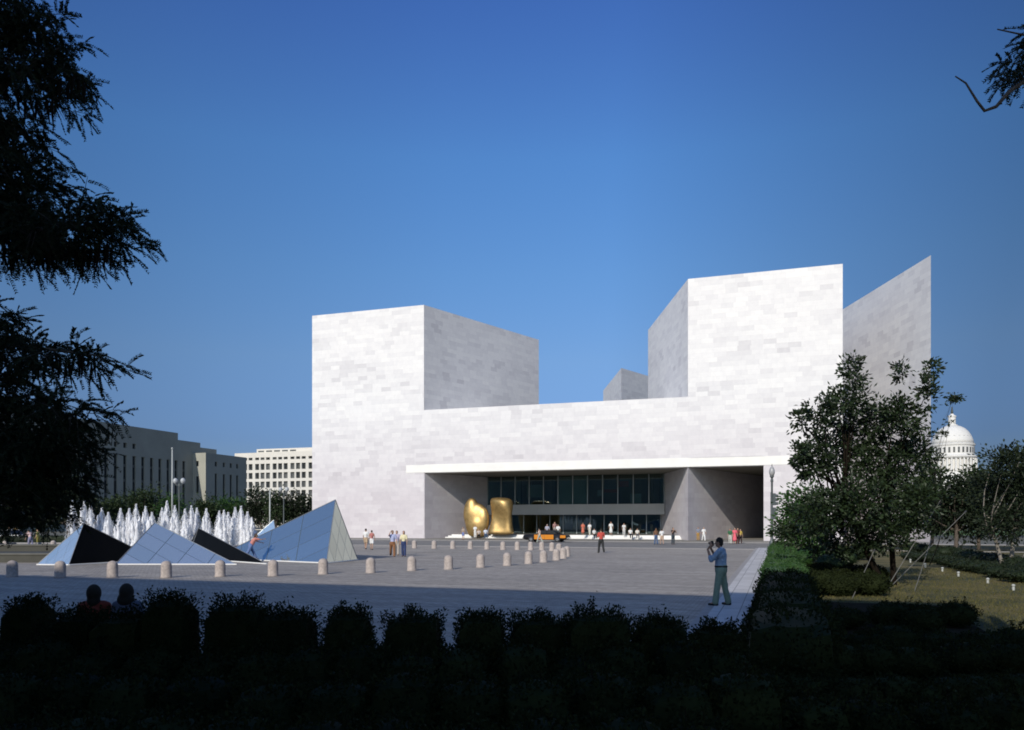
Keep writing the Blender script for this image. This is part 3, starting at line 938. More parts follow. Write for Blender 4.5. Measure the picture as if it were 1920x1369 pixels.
# ================================================================== FOUNTAIN
q = NT("water_spray")
q.b.inputs["Base Color"].default_value = (0.93, 0.94, 0.97, 1)
q.b.inputs["Roughness"].default_value = 0.5
tr = q.n("ShaderNodeBsdfTransparent"); tl = q.n("ShaderNodeBsdfTranslucent"); tl.inputs[0].default_value = (0.93, 0.94, 0.97, 1)
m1 = q.n("ShaderNodeMixShader"); m1.inputs[0].default_value = 0.12
q.l(q.b.outputs[0], m1.inputs[1]); q.l(tl.outputs[0], m1.inputs[2])
m2 = q.n("ShaderNodeMixShader")
tcg = q.n("ShaderNodeTexCoord").outputs["Object"]
mpn = q.n("ShaderNodeMapping"); mpn.inputs["Scale"].default_value = (7, 7, 1.6); q.l(tcg, mpn.inputs[0])
q.l(q.ramp(q.noise(mpn.outputs[0], 1.0, 5, 0.7), [(0.30, (0.6, 0.6, 0.6)), (0.5, (1, 1, 1))]), m2.inputs[0])
q.l(tr.outputs[0], m2.inputs[1]); q.l(m1.outputs[0], m2.inputs[2])
q.l(m2.outputs[0], q.out.inputs[0])
M['water_jet'] = q.m
jx = [136, 158, 170, 191, 203, 226, 242, 255, 273, 285, 304, 313, 328, 347, 359, 369, 387, 411, 420, 428, 441, 452, 464, 471]
jt = [942, 944, 950, 956, 964, 957, 957, 949, 953, 964, 956, 943, 952, 958, 952, 956, 957, 961, 960, 964, 955, 953, 963, 974]
rsj = np.random.RandomState(4)
for i, (x, yt) in enumerate(zip(jx, jt)):
    yy = 66 + rsj.uniform(-2.5, 2.5)
    b0 = at(x, 1000, yy); b0.z = 0.42
    hgt = at(x, yt, yy).z - 0.42
    root = empty('fountain_jet', b0, 'white fountain plume, %s from the left of the row of jets' % ordinal(i), 'water jet', 'fountain jets behind the glass pyramids')
    mb = MB()
    seg = 8; rings = 12
    for q_ in range(5):
        hh = hgt * (1.0 if q_ == 0 else rsj.uniform(.45, .93)); r0_ = .17 if q_ == 0 else rsj.uniform(.13, .22)
        a0 = rsj.uniform(0, 2 * PI); d0 = 0 if q_ == 0 else rsj.uniform(.12, .34)
        base_i = len(mb.v)
        for k in range(rings + 1):
            t = k / rings
            rad = r0_ * (1 - t ** 2.2) ** .8 * rsj.uniform(.7, 1.15) + .03
            ox, oy = d0 * math.cos(a0) * (1 + .4 * t) + rsj.normal() * .03, d0 * math.sin(a0) * (1 + .4 * t) + rsj.normal() * .03
            for j in range(seg):
                a = 2 * PI * j / seg
                rr = rad * rsj.uniform(0.75, 1.2)
                mb.v.append((ox + rr * math.cos(a), oy + rr * math.sin(a), t * hh * rsj.uniform(0.98, 1.0)))
        for k in range(rings):
            for j in range(seg):
                mb.f.append((base_i + k * seg + j, base_i + k * seg + (j + 1) % seg, base_i + (k + 1) * seg + (j + 1) % seg, base_i + (k + 1) * seg + j)); mb.uv.append([(0, 0)] * 4); mb.mi.append(0)
    core = mb
    n = 1300
    t = rsj.uniform(0, 1.06, n) ** 0.9
    rad = (0.07 + 0.50 * np.maximum(0, 1 - t ** 2.0)) * np.sqrt(rsj.uniform(0.1, 1.25, n))
    a = rsj.uniform(0, 2 * PI, n)
    P = np.stack([rad * np.cos(a), rad * np.sin(a), t * hgt], 1)
    D = np.stack([rsj.normal(size=n) * .25, rsj.normal(size=n) * .25, np.ones(n)], 1)
    leaf_quads('spray', P, D, 0.12, 0.028, M['water_jet'], root, rsj)['kind'] = 'stuff'
    core.build('water_column', M['water_jet'], root, smooth=True)
# basin: a low stone rim round the water
fb = empty('fountain_basin', (at(300, 1000, 66).x, 66, 0), 'low stone rimmed basin holding the row of fountain jets', 'fountain')
mb = MB()
x0, x1 = -15.5, 8.0
mb.box(x0, x1, -5.0, -4.5, -0.05, 0.5); mb.box(x0, x1, 4.5, 5.0, -0.05, 0.5); mb.box(x0, x0 + 0.5, -4.5, 4.5, -0.05, 0.5); mb.box(x1 - 0.5, x1, -4.5, 4.5, -0.05, 0.5)
mb.build('rim', M['kerb'], fb)
q = NT("pool_water"); q.b.inputs["Base Color"].default_value = (0.05, 0.07, 0.08, 1); q.b.inputs["Roughness"].default_value = 0.12
q.bump(q.noise(q.n("ShaderNodeTexCoord").outputs["Object"], 3.0, 4), 0.6, 0.05)
mb = MB(); mb.box(x0 + 0.5, x1 - 0.5, -4.5, 4.5, -0.04, 0.40)
mb.build('pool_water', q.m, fb)
# low stone terrace wall at the left
tw = empty('terrace_wall', gp(-40, 1055), 'low double stepped stone wall beside the first glass pyramid', 'wall', rz=0)
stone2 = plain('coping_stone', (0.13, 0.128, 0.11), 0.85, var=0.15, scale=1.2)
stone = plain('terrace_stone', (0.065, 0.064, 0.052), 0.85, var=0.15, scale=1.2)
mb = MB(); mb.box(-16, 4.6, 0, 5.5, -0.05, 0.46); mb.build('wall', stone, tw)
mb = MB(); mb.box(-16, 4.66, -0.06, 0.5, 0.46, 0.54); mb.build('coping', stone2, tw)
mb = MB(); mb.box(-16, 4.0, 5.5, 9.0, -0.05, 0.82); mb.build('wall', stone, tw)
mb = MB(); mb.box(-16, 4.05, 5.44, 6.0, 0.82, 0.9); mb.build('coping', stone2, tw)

# ================================================================== BOLLARDS
def bollard_proto():
    root = empty('bollard', (0, 0, 0))
    mb = MB()
    prof = [(0.24, -0.02), (0.24, 0.03), (0.225, 0.05), (0.222, 0.5), (0.212, 0.56), (0.185, 0.63), (0.13, 0.685), (0.06, 0.712), (0.005, 0.72)]
    mb.lathe(prof, 20)
    mb.build('post', M['bollard'], root, smooth=True)
    return root
near = [(23, 1082), (113, 1083), (211, 1083), (312, 1083), (413, 1081), (512, 1080), (606, 1076.5), (695, 1074), (772, 1070), (841, 1067.5), (901, 1064), (951, 1060.5), (991, 1057), (1019, 1054.5), (1043, 1050.5), (1056, 1047.5), (1063, 1043.5)]
far = [(777, 1028), (814, 1028.6), (849, 1029), (882, 1029.5), (913, 1030), (943, 1031), (970, 1031), (995, 1031.5), (1016, 1031.5), (1035, 1033), (1048, 1036)]
leftb = [(10, 1029), (100, 1028.5)]
bp = None
def place_bollard(x, y, label):
    global bp
    if bp is None: bp = bollard_proto(); o = bp
    else: o = copy_tree(bp)
    o.location = gp(x, y); o.rotation_euler = (0, 0, random.Random(x).uniform(0, 6))
    tag(o, label, 'bollard', 'round-topped stone bollards ringing the plaza oval')
for i, (x, y) in enumerate(near):
    place_bollard(x, y, 'round-topped stone bollard%s, %s from the left in the near row' % (' in shade' if i < 4 else '', ordinal(i)))
for i, (x, y) in enumerate(far):
    place_bollard(x, y, 'small far bollard beside the street, %s from the left in the far row' % ordinal(i))
for i, (x, y) in enumerate(leftb):
    place_bollard(x, y, ['far bollard behind the low stone wall at the picture edge', 'far bollard between the low stone wall and the fountain'][i])

# ================================================================== LAMPS, SIGNAL, POLES
lp = W(-0.45, 61.0, 0.0)
root = empty('street_lamp', lp, 'tall grey lamp post with a single acorn globe at the end of the walk', 'street lamp')
mb = MB(); mb.lathe([(0.28, 0), (0.28, 0.25), (0.22, 0.35), (0.19, 0.9), (0.13, 1.0), (0.11, 1.15), (0.075, 3.4), (0.075, 5.3), (0.11, 5.35), (0.10, 5.5), (0.07, 5.6)], 14); mb.build('post', M['lamp_metal'], root, smooth=True)
mb = MB(); mb.lathe([(0.06, 5.6), (0.14, 5.7), (0.16, 5.78)], 14); mb.build('collar', M['lamp_metal'], root, smooth=True)
mb = MB(); mb.lathe([(0.13, 5.78), (0.20, 5.95), (0.21, 6.12), (0.16, 6.32), (0.08, 6.45), (0.03, 6.5)], 16); mb.build('globe', plain('acorn_globe', (0.34, 0.34, 0.34), 0.35), root, smooth=True)
mb = MB(); mb.lathe([(0.035, 6.5), (0.03, 6.58), (0.005, 6.68)], 10); mb.build('finial', M['lamp_metal'], root, smooth=True)

ts = at(1446, 1000, 75); ts.z = 0
root = empty('traffic_signal', ts, 'dark two-headed traffic signal on a pole just behind the lamp post', 'traffic signal')
mb = MB(); mb.tube([(0, 0, 0), (0, 0, 5.2)], 0.07, 10); mb.build('pole', M['lamp_metal'], root)
for z0 in (2.6, 3.95):
    h = MB(); h.box(0.1, 0.38, -0.17, 0.17, z0, z0 + 1.15); hd = h.build('signal_head', M['lamp_metal'], root)
    for k in range(3):
        v = MB(); v.tube([(0.38, 0, z0 + 0.2 + k * 0.37), (0.62, 0, z0 + 0.17 + k * 0.37)], [0.14, 0.15], 10); v.build('visor', M['lamp_metal'], hd)
    b2 = MB(); b2.box(-0.02, 0.12, -0.04, 0.04, z0 + 0.5, z0 + 0.58); b2.build('bracket', M['lamp_metal'], root)

def twin_lamp(px, ytop, y, label):
    base = at(px, 1000, y); base.z = 0
    h = at(px, ytop, y).z
    root = empty('twin_lamp', base, label, 'street lamp', 'twin globe lamps along the avenue', -TH)
    mb = MB(); mb.lathe([(0.25, 0), (0.22, 0.6), (0.12, 0.9), (0.09, h - 1.2), (0.12, h - 1.0), (0.06, h - 0.6)], 10); mb.build('post', M['lamp_metal'], root, smooth=True)
    mb = MB(); mb.tube([(-0.62, 0, h - 0.75), (-0.4, 0, h - 0.95), (0, 0, h - 0.9), (0.4, 0, h - 0.95), (0.62, 0, h - 0.75)], 0.05, 8); mb.build('crossarm', M['lamp_metal'], root)
    for s in (-1, 1):
        mb = MB(); mb.lathe([(0.12, h - 0.75), (0.3, h - 0.5), (0.33, h - 0.25), (0.22, h - 0.05), (0.05, h + 0.05)], 12, (0.62 * s, 0, 0)); mb.build('globe', M['lamp_globe'], root, smooth=True)
twin_lamp(336, 897, 105, 'twin globe lamp in front of the courthouse beside the flagpole')
twin_lamp(532, 914, 130, 'twin globe lamp before the white office block')
twin_lamp(90, 931, 115, 'twin globe lamp among the dark trees')
twin_lamp(25, 917, 108, 'twin globe lamp half lost in dark branches at the picture edge')
def pole(px, ytop, y, r_, label, name, mat):
    base = at(px, 1000, y); base.z = 0
    h = at(px, ytop, y).z
    root = empty(name, base, label, 'pole')
    mb = MB(); mb.tube([(0, 0, 0), (0, 0, h)], [r_, r_ * 0.6], 10); mb.build('shaft', mat, root, smooth=True)
    mb = MB(); mb.ball((0, 0, h + r_), r_ * 1.05); mb.build('finial', mat, root, smooth=True)
pole(323, 843, 112, 0.15, 'tall bare pale flagpole in front of the courthouse', 'flagpole', plain('pole_paint', (.36, .38, .37), .6))
pole(506, 919, 120, 0.13, 'slim white pole before the trees by the white office block', 'white_pole', plain('pole_paint', (.46, .48, .46), .6))

# ================================================================== COURTHOUSE (left)
ch = empty('courthouse', (0, 0, 0), 'long grey limestone courthouse with stepped roof and tall slot windows', 'building', rz=-TH)
RC = -167.0
mbw = MB()
ops = []
n_first, pitch = 153.7, 3.16
for i in range(-9, 12):
    n0 = n_first + i * pitch
    ops.append((n0 - 0.62, n0 + 0.62, 1.5, 20.3))
for i in range(-9, 6):
    n0 = n_first + i * pitch
    ops.append((n0 - 0.6, n0 + 0.6, 22.3, 23.7))
T1 = lambda u, d, z: (RC - d, u, z)
facade(mbw, T1, 118, 192.1, -0.1, 25.0, ops, 0.5)
mbw.build('wall', M['limestone'], ch)
for a, b_, c, d in ops:
    g = MB(); g.poly([T1(a, 0.5, c), T1(b_, 0.5, c), T1(b_, 0.5, d), T1(a, 0.5, d)]); w_ = g.build('window', M['dark_window'], ch)
    if d - c > 5:
        f = MB()
        for zz in (5.2, 9.2, 13.2, 17.2): f.poly([T1(a, 0.46, zz), T1(b_, 0.46, zz), T1(b_, 0.46, zz + 0.7), T1(a, 0.46, zz + 0.7)])
        f.build('panel', plain('window_panel', (0.10, 0.10, 0.095), 0.5), w_)
mb = MB(); mb.box(RC - 60, RC - 0.52, 118, 202.7, -0.1, 25.0)
mb.build('rear_block', M['limestone'], ch)
mb = MB(); mb.box(RC - 50, RC - 0.004, 118, 186.0, 25.0, 28.4); mb.build('roof_block', M['limestone'], ch)
mb = MB(); mb.box(RC - 50, RC - 0.004, 186.0, 195.4, 25.0, 26.4); mb.build('roof_block', M['limestone'], ch)
mb = MB(); mb.box(RC - 0.5, RC - 0.004, 192.1, 202.7, -0.1, 25.0); mb.build('wall', M['limestone'], ch)
RW = -162.2
mbw = MB(); opw = []
for px_ in (405, 420, 433, 445):
    rho = (px_ - 960) / FPX
    nn = (-0.9467 * RW - rho * 0.3222 * RW) / (0.3222 - rho * 0.9467)
    opw.append((nn - 0.55, nn + 0.55, 5, 17.0)); opw.append((nn - 0.55, nn + 0.55, 19.2, 20.6))
T2 = lambda u, d, z: (RW - d, u, z)
facade(mbw, T2, 192.1, 211, -0.1, 23.0, opw, 0.4)
T3 = lambda u, d, z: (u, 192.1 + d, z)
ops3 = [(RW - 3.6, RW - 2.6, 19.0, 20.6), (RW - 3.6, RW - 2.6, 11, 16), (RW - 3.6, RW - 2.6, 5, 9)]
facade(mbw, T3, RC, RW, -0.1, 23.0, ops3, 0.4)
mbw.poly([(RC, 192.1, 23), (RW, 192.1, 23), (RW, 211, 23), (RC, 211, 23)])
mbw.poly([(RW, 211, -0.1), (RC, 211, -0.1), (RC, 211, 23), (RW, 211, 23)])
mbw.build('side_wing', M['limestone'], ch)
for (T_, oo) in ((T2, opw), (T3, ops3)):
    for a, b_, c, d in oo:
        g = MB(); g.poly([T_(a, 0.4, c), T_(b_, 0.4, c), T_(b_, 0.4, d), T_(a, 0.4, d)]); g.build('window', M['dark_window'], ch)

# ================================================================== WHITE OFFICE BLOCK
YO = 330.0
of = empty('office_block', W(-330, 330, 0), 'white modern office block with a grid of dark windows behind the trees', 'building')
def orn(px, n):   # grid r on plane n
    rho = (px - 960) / FPX
    return (rho * CT * n - ST * n) / (CT + rho * ST)
NO = at(530, 900, 330); NO = ST * NO.x + CT * NO.y
of.location = (0, 0, 0); of.rotation_euler = (0, 0, -TH)
r0o, r1o = orn(440, NO), orn(640, NO)
mbw = MB(); opo = []
ps = orn(525, NO) - orn(492, NO)
zr = [(28.6, 29.7, 'low'), (24.4, 27.0, ''), (20.6, 23.2, ''), (16.8, 19.4, ''), (13.0, 15.6, ''), (9.2, 11.8, ''), (5.4, 8.0, '')]
g0 = orn(476.5, NO)
for gi in range(-1, 6):
    for z0, z1, kind in zr:
        for k in range(3):
            a = g0 + gi * ps + ps * (0.06 + 0.31 * k)
            opo.append((a, a + ps * 0.225, z0, z1))
opo = [q_ for q_ in opo if q_[0] > r0o + .2 and q_[1] < r1o - .2]
TO = lambda u, d, z: (u, NO + d, z)
facade(mbw, TO, r0o, r1o, -0.1, 31.8, opo, 0.9)
mbw.poly([TO(r0o, 0, 31.8), TO(r1o, 0, 31.8), TO(r1o, 30, 31.8), TO(r0o, 30, 31.8)])
mbw.poly([TO(r0o, 30, -0.1), TO(r0o, 0, -0.1), TO(r0o, 0, 31.8), TO(r0o, 30, 31.8)])
mbw.build('wall', M['white_stone'], of)
rso = random.Random(3)
for a, b_, c, d in opo:
    g = MB(); g.poly([TO(a, 0.9, c), TO(b_, 0.9, c), TO(b_, 0.9, d), TO(a, 0.9, d)]); g.build('window', M['dark_window'] if rso.random() < 0.6 else M['shade_window'], of)
mb = MB(); mb.box(orn(473, NO), r1o, NO + 3, NO + 22, 31.8, 33.6); mb.build('penthouse', M['white_stone'], of)
mb = MB()
for i in range(5): mb.box(orn(476 + 15 * i, NO), orn(487 + 15 * i, NO), NO + 2.9, NO + 2.99, 32.3, 32.9)
mb.build('penthouse_louvre', M['shade_window'], of)

# ================================================================== CAPITOL DOME
YC = 850.0
K = YC / FPX
cz = lambda y: CAM_H + (HZ - y) * K
cc = at(1785, 978, YC); cc.z = 0
cap_ = empty('domed_capitol', cc, 'white domed capitol rising far behind the trees', 'building')
def prof(l): return [(h_ * K, cz(y)) for h_, y in l]
mb = MB(); mb.lathe(prof([(70, 978), (70, 905), (46, 903), (46, 886), (36, 885.5), (36, 861)]), 48); mb.build('drum', M['dome_stone'], cap_, smooth=False)
mb = MB(); mb.lathe(prof([(40, 861), (42, 859), (42, 857), (38, 855), (36.5, 853), (36.5, 838), (38, 837), (38.5, 834), (36, 833)]), 48); mb.build('upper_drum', M['dome_stone'], cap_)
mb = MB(); mb.lathe(prof([(36, 833), (34.5, 826), (31.5, 818), (27.5, 811), (22, 805), (15, 800.5), (9, 798.5)]), 48); mb.build('dome', M['dome_stone'], cap_, smooth=True)
mb = MB(); mb.lathe(prof([(9.5, 798.5), (9.5, 797), (6.3, 796), (6.3, 783), (7.5, 782), (7.0, 780), (4, 778.5), (2.5, 776)]), 24); mb.build('lantern', M['dome_stone'], cap_)
mb = MB(); mb.lathe(prof([(1.9, 776), (2.1, 773), (1.7, 769), (1.1, 766), (1.4, 764.5), (0.3, 762.5)]), 12); mb.build('statue', plain('statue_bronze', (0.06, 0.07, 0.06), 0.6), cap_, smooth=True)
proto = None
for i in range(36):
    a = 2 * PI * i / 36
    if proto is None:
        mb = MB(); mb.lathe([(1.15, cz(885)), (0.95, cz(862)), (1.2, cz(861.2))], 8); proto = mb.build('column', M['dome_stone'], cap_); c_ = proto
    else:
        c_ = proto.copy(); COL.objects.link(c_)
    c_.location = (39.6 * K * math.cos(a), 39.6 * K * math.sin(a), 0)
proto = None
for ring, cnt, rad, y0, y1, hw in (('w', 30, 36.6, 851, 841, 0.95), ('d', 24, 31.8, 822.5, 819.5, 0.8)):
    proto = None
    for i in range(cnt):
        a = 2 * PI * (i + .5) / cnt
        if proto is None:
            mb = MB(); mb.box(-0.4, 0.25, -hw, hw, cz(y0), cz(y1)); proto = mb.build('window', M['shade_window'], cap_); c_ = proto
        else:
            c_ = proto.copy(); COL.objects.link(c_)
        c_.location = (rad * K * math.cos(a), rad * K * math.sin(a), 0); c_.rotation_euler = (0, 0, a)

# ================================================================== CAR
def sedan(loc, rz):
    root = empty('taxi_car', loc, 'long orange and black sedan on the street before the entrance platform', 'car', None, rz)
    orange = plain('orange_paint', (0.62, 0.22, 0.015), 0.3, var=0.05); black = plain('black_paint', (0.015, 0.015, 0.016), 0.25)
    prof_ = [(-2.65, 0.42), (-2.62, 0.78), (-2.45, 0.88), (-1.2, 0.93), (1.25, 0.95), (2.3, 0.88), (2.62, 0.80), (2.66, 0.42), (2.3, 0.27), (-2.3, 0.27)]
    def ext(pr, hw, hw_top=None):
        bm = bmesh.new()
        L = [bm.verts.new((x, -hw, z)) for x, z in pr]; Rr = [bm.verts.new((x, hw, z)) for x, z in pr]
        n = len(pr)
        bm.faces.new(L); bm.faces.new(list(reversed(Rr)))
        for k in range(n): bm.faces.new((L[k], Rr[k], Rr[(k + 1) % n], L[(k + 1) % n]))
        bmesh.ops.recalc_face_normals(bm, faces=bm.faces)
        bmesh.ops.bevel(bm, geom=list(bm.edges), offset=0.05, segments=2, affect='EDGES')
        return bm
    def add(bm, name, mat, parent=root):
        me = bpy.data.meshes.new(name); bm.to_mesh(me); bm.free()
        return link_mesh(name, me, mat, parent, smooth=True)
    add(ext(prof_, 0.95), 'body', black)
    add(ext([(-1.1, 0.93), (-0.55, 1.40), (1.0, 1.42), (1.75, 0.94)], 0.78), 'roof', black)
    for s in (-1, 1):
        d = MB(); d.box(-1.25, 0.0, 0.952 * s - 0.012, 0.952 * s + 0.012, 0.34, 0.88); dd = d.build('door', orange, root)
        h = MB(); h.box(-0.25, -0.08, 0.97 * s - 0.015, 0.97 * s + 0.015, 0.72, 0.76); h.build('handle', M['chrome'], dd)
        d = MB(); d.box(0.02, 1.1, 0.952 * s - 0.012, 0.952 * s + 0.012, 0.34, 0.88); dd = d.build('door', orange, root)
        d = MB(); d.box(1.9, 2.55, 0.952 * s - 0.012, 0.952 * s + 0.012, 0.5, 0.82); d.build('rear_panel', orange, root)
        w = MB(); w.poly([(-0.85, 0.785 * s, 0.98), (0.2, 0.785 * s, 0.98), (0.2, 0.785 * s, 1.34), (-0.5, 0.785 * s, 1.34)]); w.build('window', M['dark_window'], root)
        w = MB(); w.poly([(0.28, 0.785 * s, 0.98), (1.5, 0.785 * s, 0.98), (1.02, 0.785 * s, 1.34), (0.28, 0.785 * s, 1.34)]); w.build('window', M['dark_window'], root)
        for x in (-1.65, 1.55):
            wh = MB(); wh.tube([(x, 0.80 * s, 0.34), (x, 0.975 * s, 0.34)], 0.34, 20); ty = wh.build('wheel', M['tyre'], root)
            hb = MB(); hb.tube([(x, 0.97 * s, 0.34), (x, 0.995 * s, 0.34)], [0.2, 0.17], 16); hb.build('hubcap', M['chrome'], ty)
        hl = MB(); hl.tube([(-2.63, 0.66 * s, 0.66), (-2.69, 0.66 * s, 0.66)], 0.11, 12); hl.build('headlight', M['lamp_globe'], root)
    for x in (-2.72, 2.66):
        b_ = MB(); b_.box(x, x + 0.08, -0.93, 0.93, 0.42, 0.56); b_.build('bumper', M['chrome'], root)
cl = at(1025, 1000, 92.5); 
sedan((cl.x, cl.y, -0.02), -TH)

# ================================================================== PEOPLE
WHITE, CREAM = (.72, .72, .70), (.70, .66, .50)
def gpl(px, py, z=0.0): return gp(px, py, z)
def P_(label, px, py, face, z=0.0, y=None, **kw):
    loc = gp(px, py, z) if y is None else Vector(((px - 960) / FPX * y, y, z))
    return person(label, loc, face, **kw)
# on the plaza
P_('person in a white shirt and tan shorts beside a smaller companion in white shorts', 686, 1030, -10, shirt=WHITE, legs=(.45, .33, .22), low='shorts', stride=.25, h=1.82)
P_('person in a dusty red top and white shorts with dark hair', 697, 1031, -5, shirt=(.42, .16, .14), legs=WHITE, low='shorts', stride=.2, h=1.68, sleeves='none')
_, jm = P_('person in a pale blue shirt and brown trousers carrying a dark bag', 736, 1044, 190, shirt=(.42, .46, .66), legs=(.24, .11, .05), stride=.35, h=1.86, elbow=(.5, 1.9), arm=(.1, 1.6))
P_('person in a lavender top walking close behind the one with the dark bag', 744, 1041, 185, shirt=(.5, .45, .58), legs=(.4, .36, .32), stride=.25, h=1.78)
P_('person with long reddish hair in a yellow top and blue jeans', 757, 1044, 175, shirt=(.72, .66, .42), legs=(.03, .05, .14), hair=(.16, .05, .03), long_hair=True, stride=.12, h=1.78, slim=.92)
P_('person in a red shirt and dark trousers crossing the open plaza alone', 1127, 1037, 10, shirt=(.50, .07, .05), legs=(.02, .022, .022), stride=.3, h=1.9, elbow=(1.5, 1.2), arm=(.1, .1))
P_('person with long hair in a brown top and wide blue jeans near the pier', 1230, 1021, 20, shirt=(.18, .09, .05), legs=(.06, .11, .22), hair=(.12, .07, .03), long_hair=True, h=1.72, stride=.1)
P_('person in a white top and tan shorts next to the one in wide jeans', 1241, 1021.5, 10, shirt=WHITE, legs=(.5, .36, .26), low='shorts', h=1.66, stride=.15)
P_('person in a dark top standing before the lit side of the pier with arms raised', 1262, 1021, 200, shirt=(.05, .035, .03), legs=(.03, .045, .06), h=1.78, elbow=(1.9, 1.9), arm=(.8, .8))
P_('person in grey-blue shirt and ochre trousers against the shaded pier wall', 1309, 1013.5, 170, shirt=(.2, .22, .28), legs=(.38, .22, .06), h=1.7)
P_('person dressed all in white before the shaded pier wall', 1319.5, 1014.5, 190, shirt=WHITE, legs=WHITE, hair=(.25, .2, .15), h=1.72, stride=.2)
P_('person in a green shirt and pale trousers at the mouth of the passage', 1369, 1020, 160, shirt=(.03, .12, .05), legs=(.5, .5, .45), h=1.66, stride=.15)
P_('person in a bright pink dress at the mouth of the passage', 1377.5, 1020, 180, shirt=(.72, .13, .17), low='dress', h=1.74, stride=.1, long_hair=True)
P_('person in a dark red top beside the one in the pink dress', 1383, 1019.5, 190, shirt=(.16, .04, .03), legs=(.10, .04, .035), h=1.72)
P_('person in a yellow shirt at the end of the group by the passage', 1388, 1019, 200, shirt=(.55, .4, .08), legs=(.06, .03, .03), h=1.6, stride=.15)
# on the entrance platform
GP = dict(z=0.52, y=108.0)
P_('person in a coral dress on the platform before the dark entrance', 1093, 0, 180, z=.52, y=107, shirt=(.58, .16, .10), low='dress', h=1.74)
P_('person in white, arms on hips, on the platform between coral dress and seated dark figure', 1105.5, 0, 150, z=.52, y=106, shirt=WHITE, legs=(.6, .58, .5), h=1.72, stride=.2)
P_('person in white top and black skirt sitting low on the platform', 1114, 0, 200, z=.15, y=104.6, shirt=WHITE, legs=(.02, .02, .02), h=1.74, sit=True)
P_('person in a long white dress standing alone on the platform', 1145.5, 0, 185, z=.52, y=107, shirt=WHITE, low='dress', h=1.86, hair=(.3, .08, .06))
P_('person in pale clothes standing beside two seated people in white shirts', 1170, 0, 170, z=.52, y=106, shirt=(.62, .62, .6), legs=(.6, .6, .58), h=1.66)
P_('seated person in a white shirt with black trousers, nearer the standing pale figure', 1182, 0, 190, z=.17, y=104.3, shirt=WHITE, legs=(.015, .015, .02), h=1.8, sit=True)
P_('seated person in a white shirt and grey trousers, farther from the pale figure', 1195, 0, 180, z=.17, y=104.0, shirt=(.66, .64, .58), legs=(.07, .07, .08), h=1.74, sit=True)
# by the sculpture
P_('person in blue shorts by the foot of the sculpture', 868.5, 0, 150, z=0, y=103, shirt=(.35, .28, .22), legs=(.15, .2, .42), low='shorts', h=1.7)
P_('slim person in white standing between the two sculpture pieces', 891, 0, 180, z=.2, y=105.5, shirt=WHITE, legs=WHITE, h=1.72, slim=.9)
P_('person in a pale top and black trousers sitting on the steps by the sculpture', 898, 0, 180, z=.1, y=105, shirt=(.5, .42, .36), legs=(.012, .012, .012), h=1.74, sit=True)
P_('person in white shirt and blue jeans sitting on the steps by the sculpture', 910.5, 0, 190, z=.17, y=104.8, shirt=(.6, .64, .7), legs=(.05, .09, .16), h=1.78, sit=True)
# by the car
P_('person in a pale pink shirt walking in front of the orange car', 1011.5, 0, 60, z=-.02, y=89.0, shirt=(.68, .5, .4), legs=(.35, .38, .33), h=1.7, stride=.35)
P_('person in a white shirt standing behind the orange car near its tail', 1046.5, 0, 170, z=.17, y=104.6, shirt=WHITE, legs=(.1, .12, .11), h=1.86)
P_('person in a grey shirt behind the roof of the orange car', 1026, 0, 180, z=.17, y=104.4, shirt=(.38, .38, .45), legs=(.05, .07, .09), h=1.88, hair=(.3, .3, .32))
P_('person in a reddish shirt just behind the white shirt at the car', 1040, 0, 200, z=.52, y=106, shirt=(.35, .2, .18), legs=(.3, .28, .26), h=1.86)
# left side
P_('person in a pale pink shirt bending forward beside the low wall', 57, 1028.5, 60, shirt=(.7, .5, .47), legs=(.25, .25, .36), h=1.75, lean=.45, stride=.2)
P_('person in a yellow-green shirt behind the bending one', 71, 1025, 100, shirt=(.3, .3, .1), legs=(.2, .18, .04), h=1.7)
P_('person in a pale shirt beyond the parked white car', 18, 0, 180, z=0, y=96, shirt=(.55, .62, .58), legs=(.1, .1, .12), h=1.75)
P_('person in an ochre shirt beyond the parked white car', 29, 0, 180, z=0, y=96, shirt=(.5, .34, .12), legs=(.1, .1, .12), h=1.8)
P_('person in a bright top leaning over between the dark-sided and the tallest glass pyramids', 470, 0, 300, z=0.12, y=46.9, shirt=(.55, .22, .18), legs=(.12, .18, .36), h=1.72, lean=.55, arm=(.9, 1.4), elbow=(.4, .3), stride=.45, hair=(.07, .045, .03), long_hair=True)
P_('person in a pale shirt whose head shows over the tallest pyramid slope', 562, 0, 180, z=0.55, y=62, shirt=(.6, .58, .52), legs=(.2, .2, .2), h=1.85, hair=(.3, .15, .1))
P_('person in an orange and white top peeping over the middle of the tallest pyramid slope', 534, 0, 180, z=0.3, y=60, shirt=(.66, .5, .36), legs=(.2, .2, .2), h=1.75, hair=(.4, .22, .08))
# two women sitting behind the front hedge
wb = empty('stone_bench', at(200, 1100, 11.9), 'long stone bench behind the dark front hedge under two seated people', 'bench'); wb.location.z = 0
mb = MB(); mb.box(-1.1, 1.1, -0.25, 0.25, 0.5, 0.62); mb.build('seat', M['kerb'], wb)
for s in (-1, 1):
    mb = MB(); mb.box(0.8 * s - 0.12, 0.8 * s + 0.12, -0.2, 0.2, -0.03, 0.5); mb.build('support', M['kerb'], wb)
# ordinary plain seated figures: hips on the bench at z 0.62
P_('seated person with short dark hair in a red top above the hedge', 176, 0, 12, z=0.17, y=11.85, shirt=(.20, .03, .015), legs=(.05, .05, .07), sit=True, h=1.66, voxel=.016, lean=.05, full_hair=.004)
P_('seated person with long black hair and a pale collar above the hedge', 238, 0, -8, z=0.17, y=11.85, shirt=(.10, .11, .16), legs=(.05, .05, .07), sit=True, h=1.68, voxel=.016, lean=.03, full_hair=.05, collar=(.62, .66, .72))

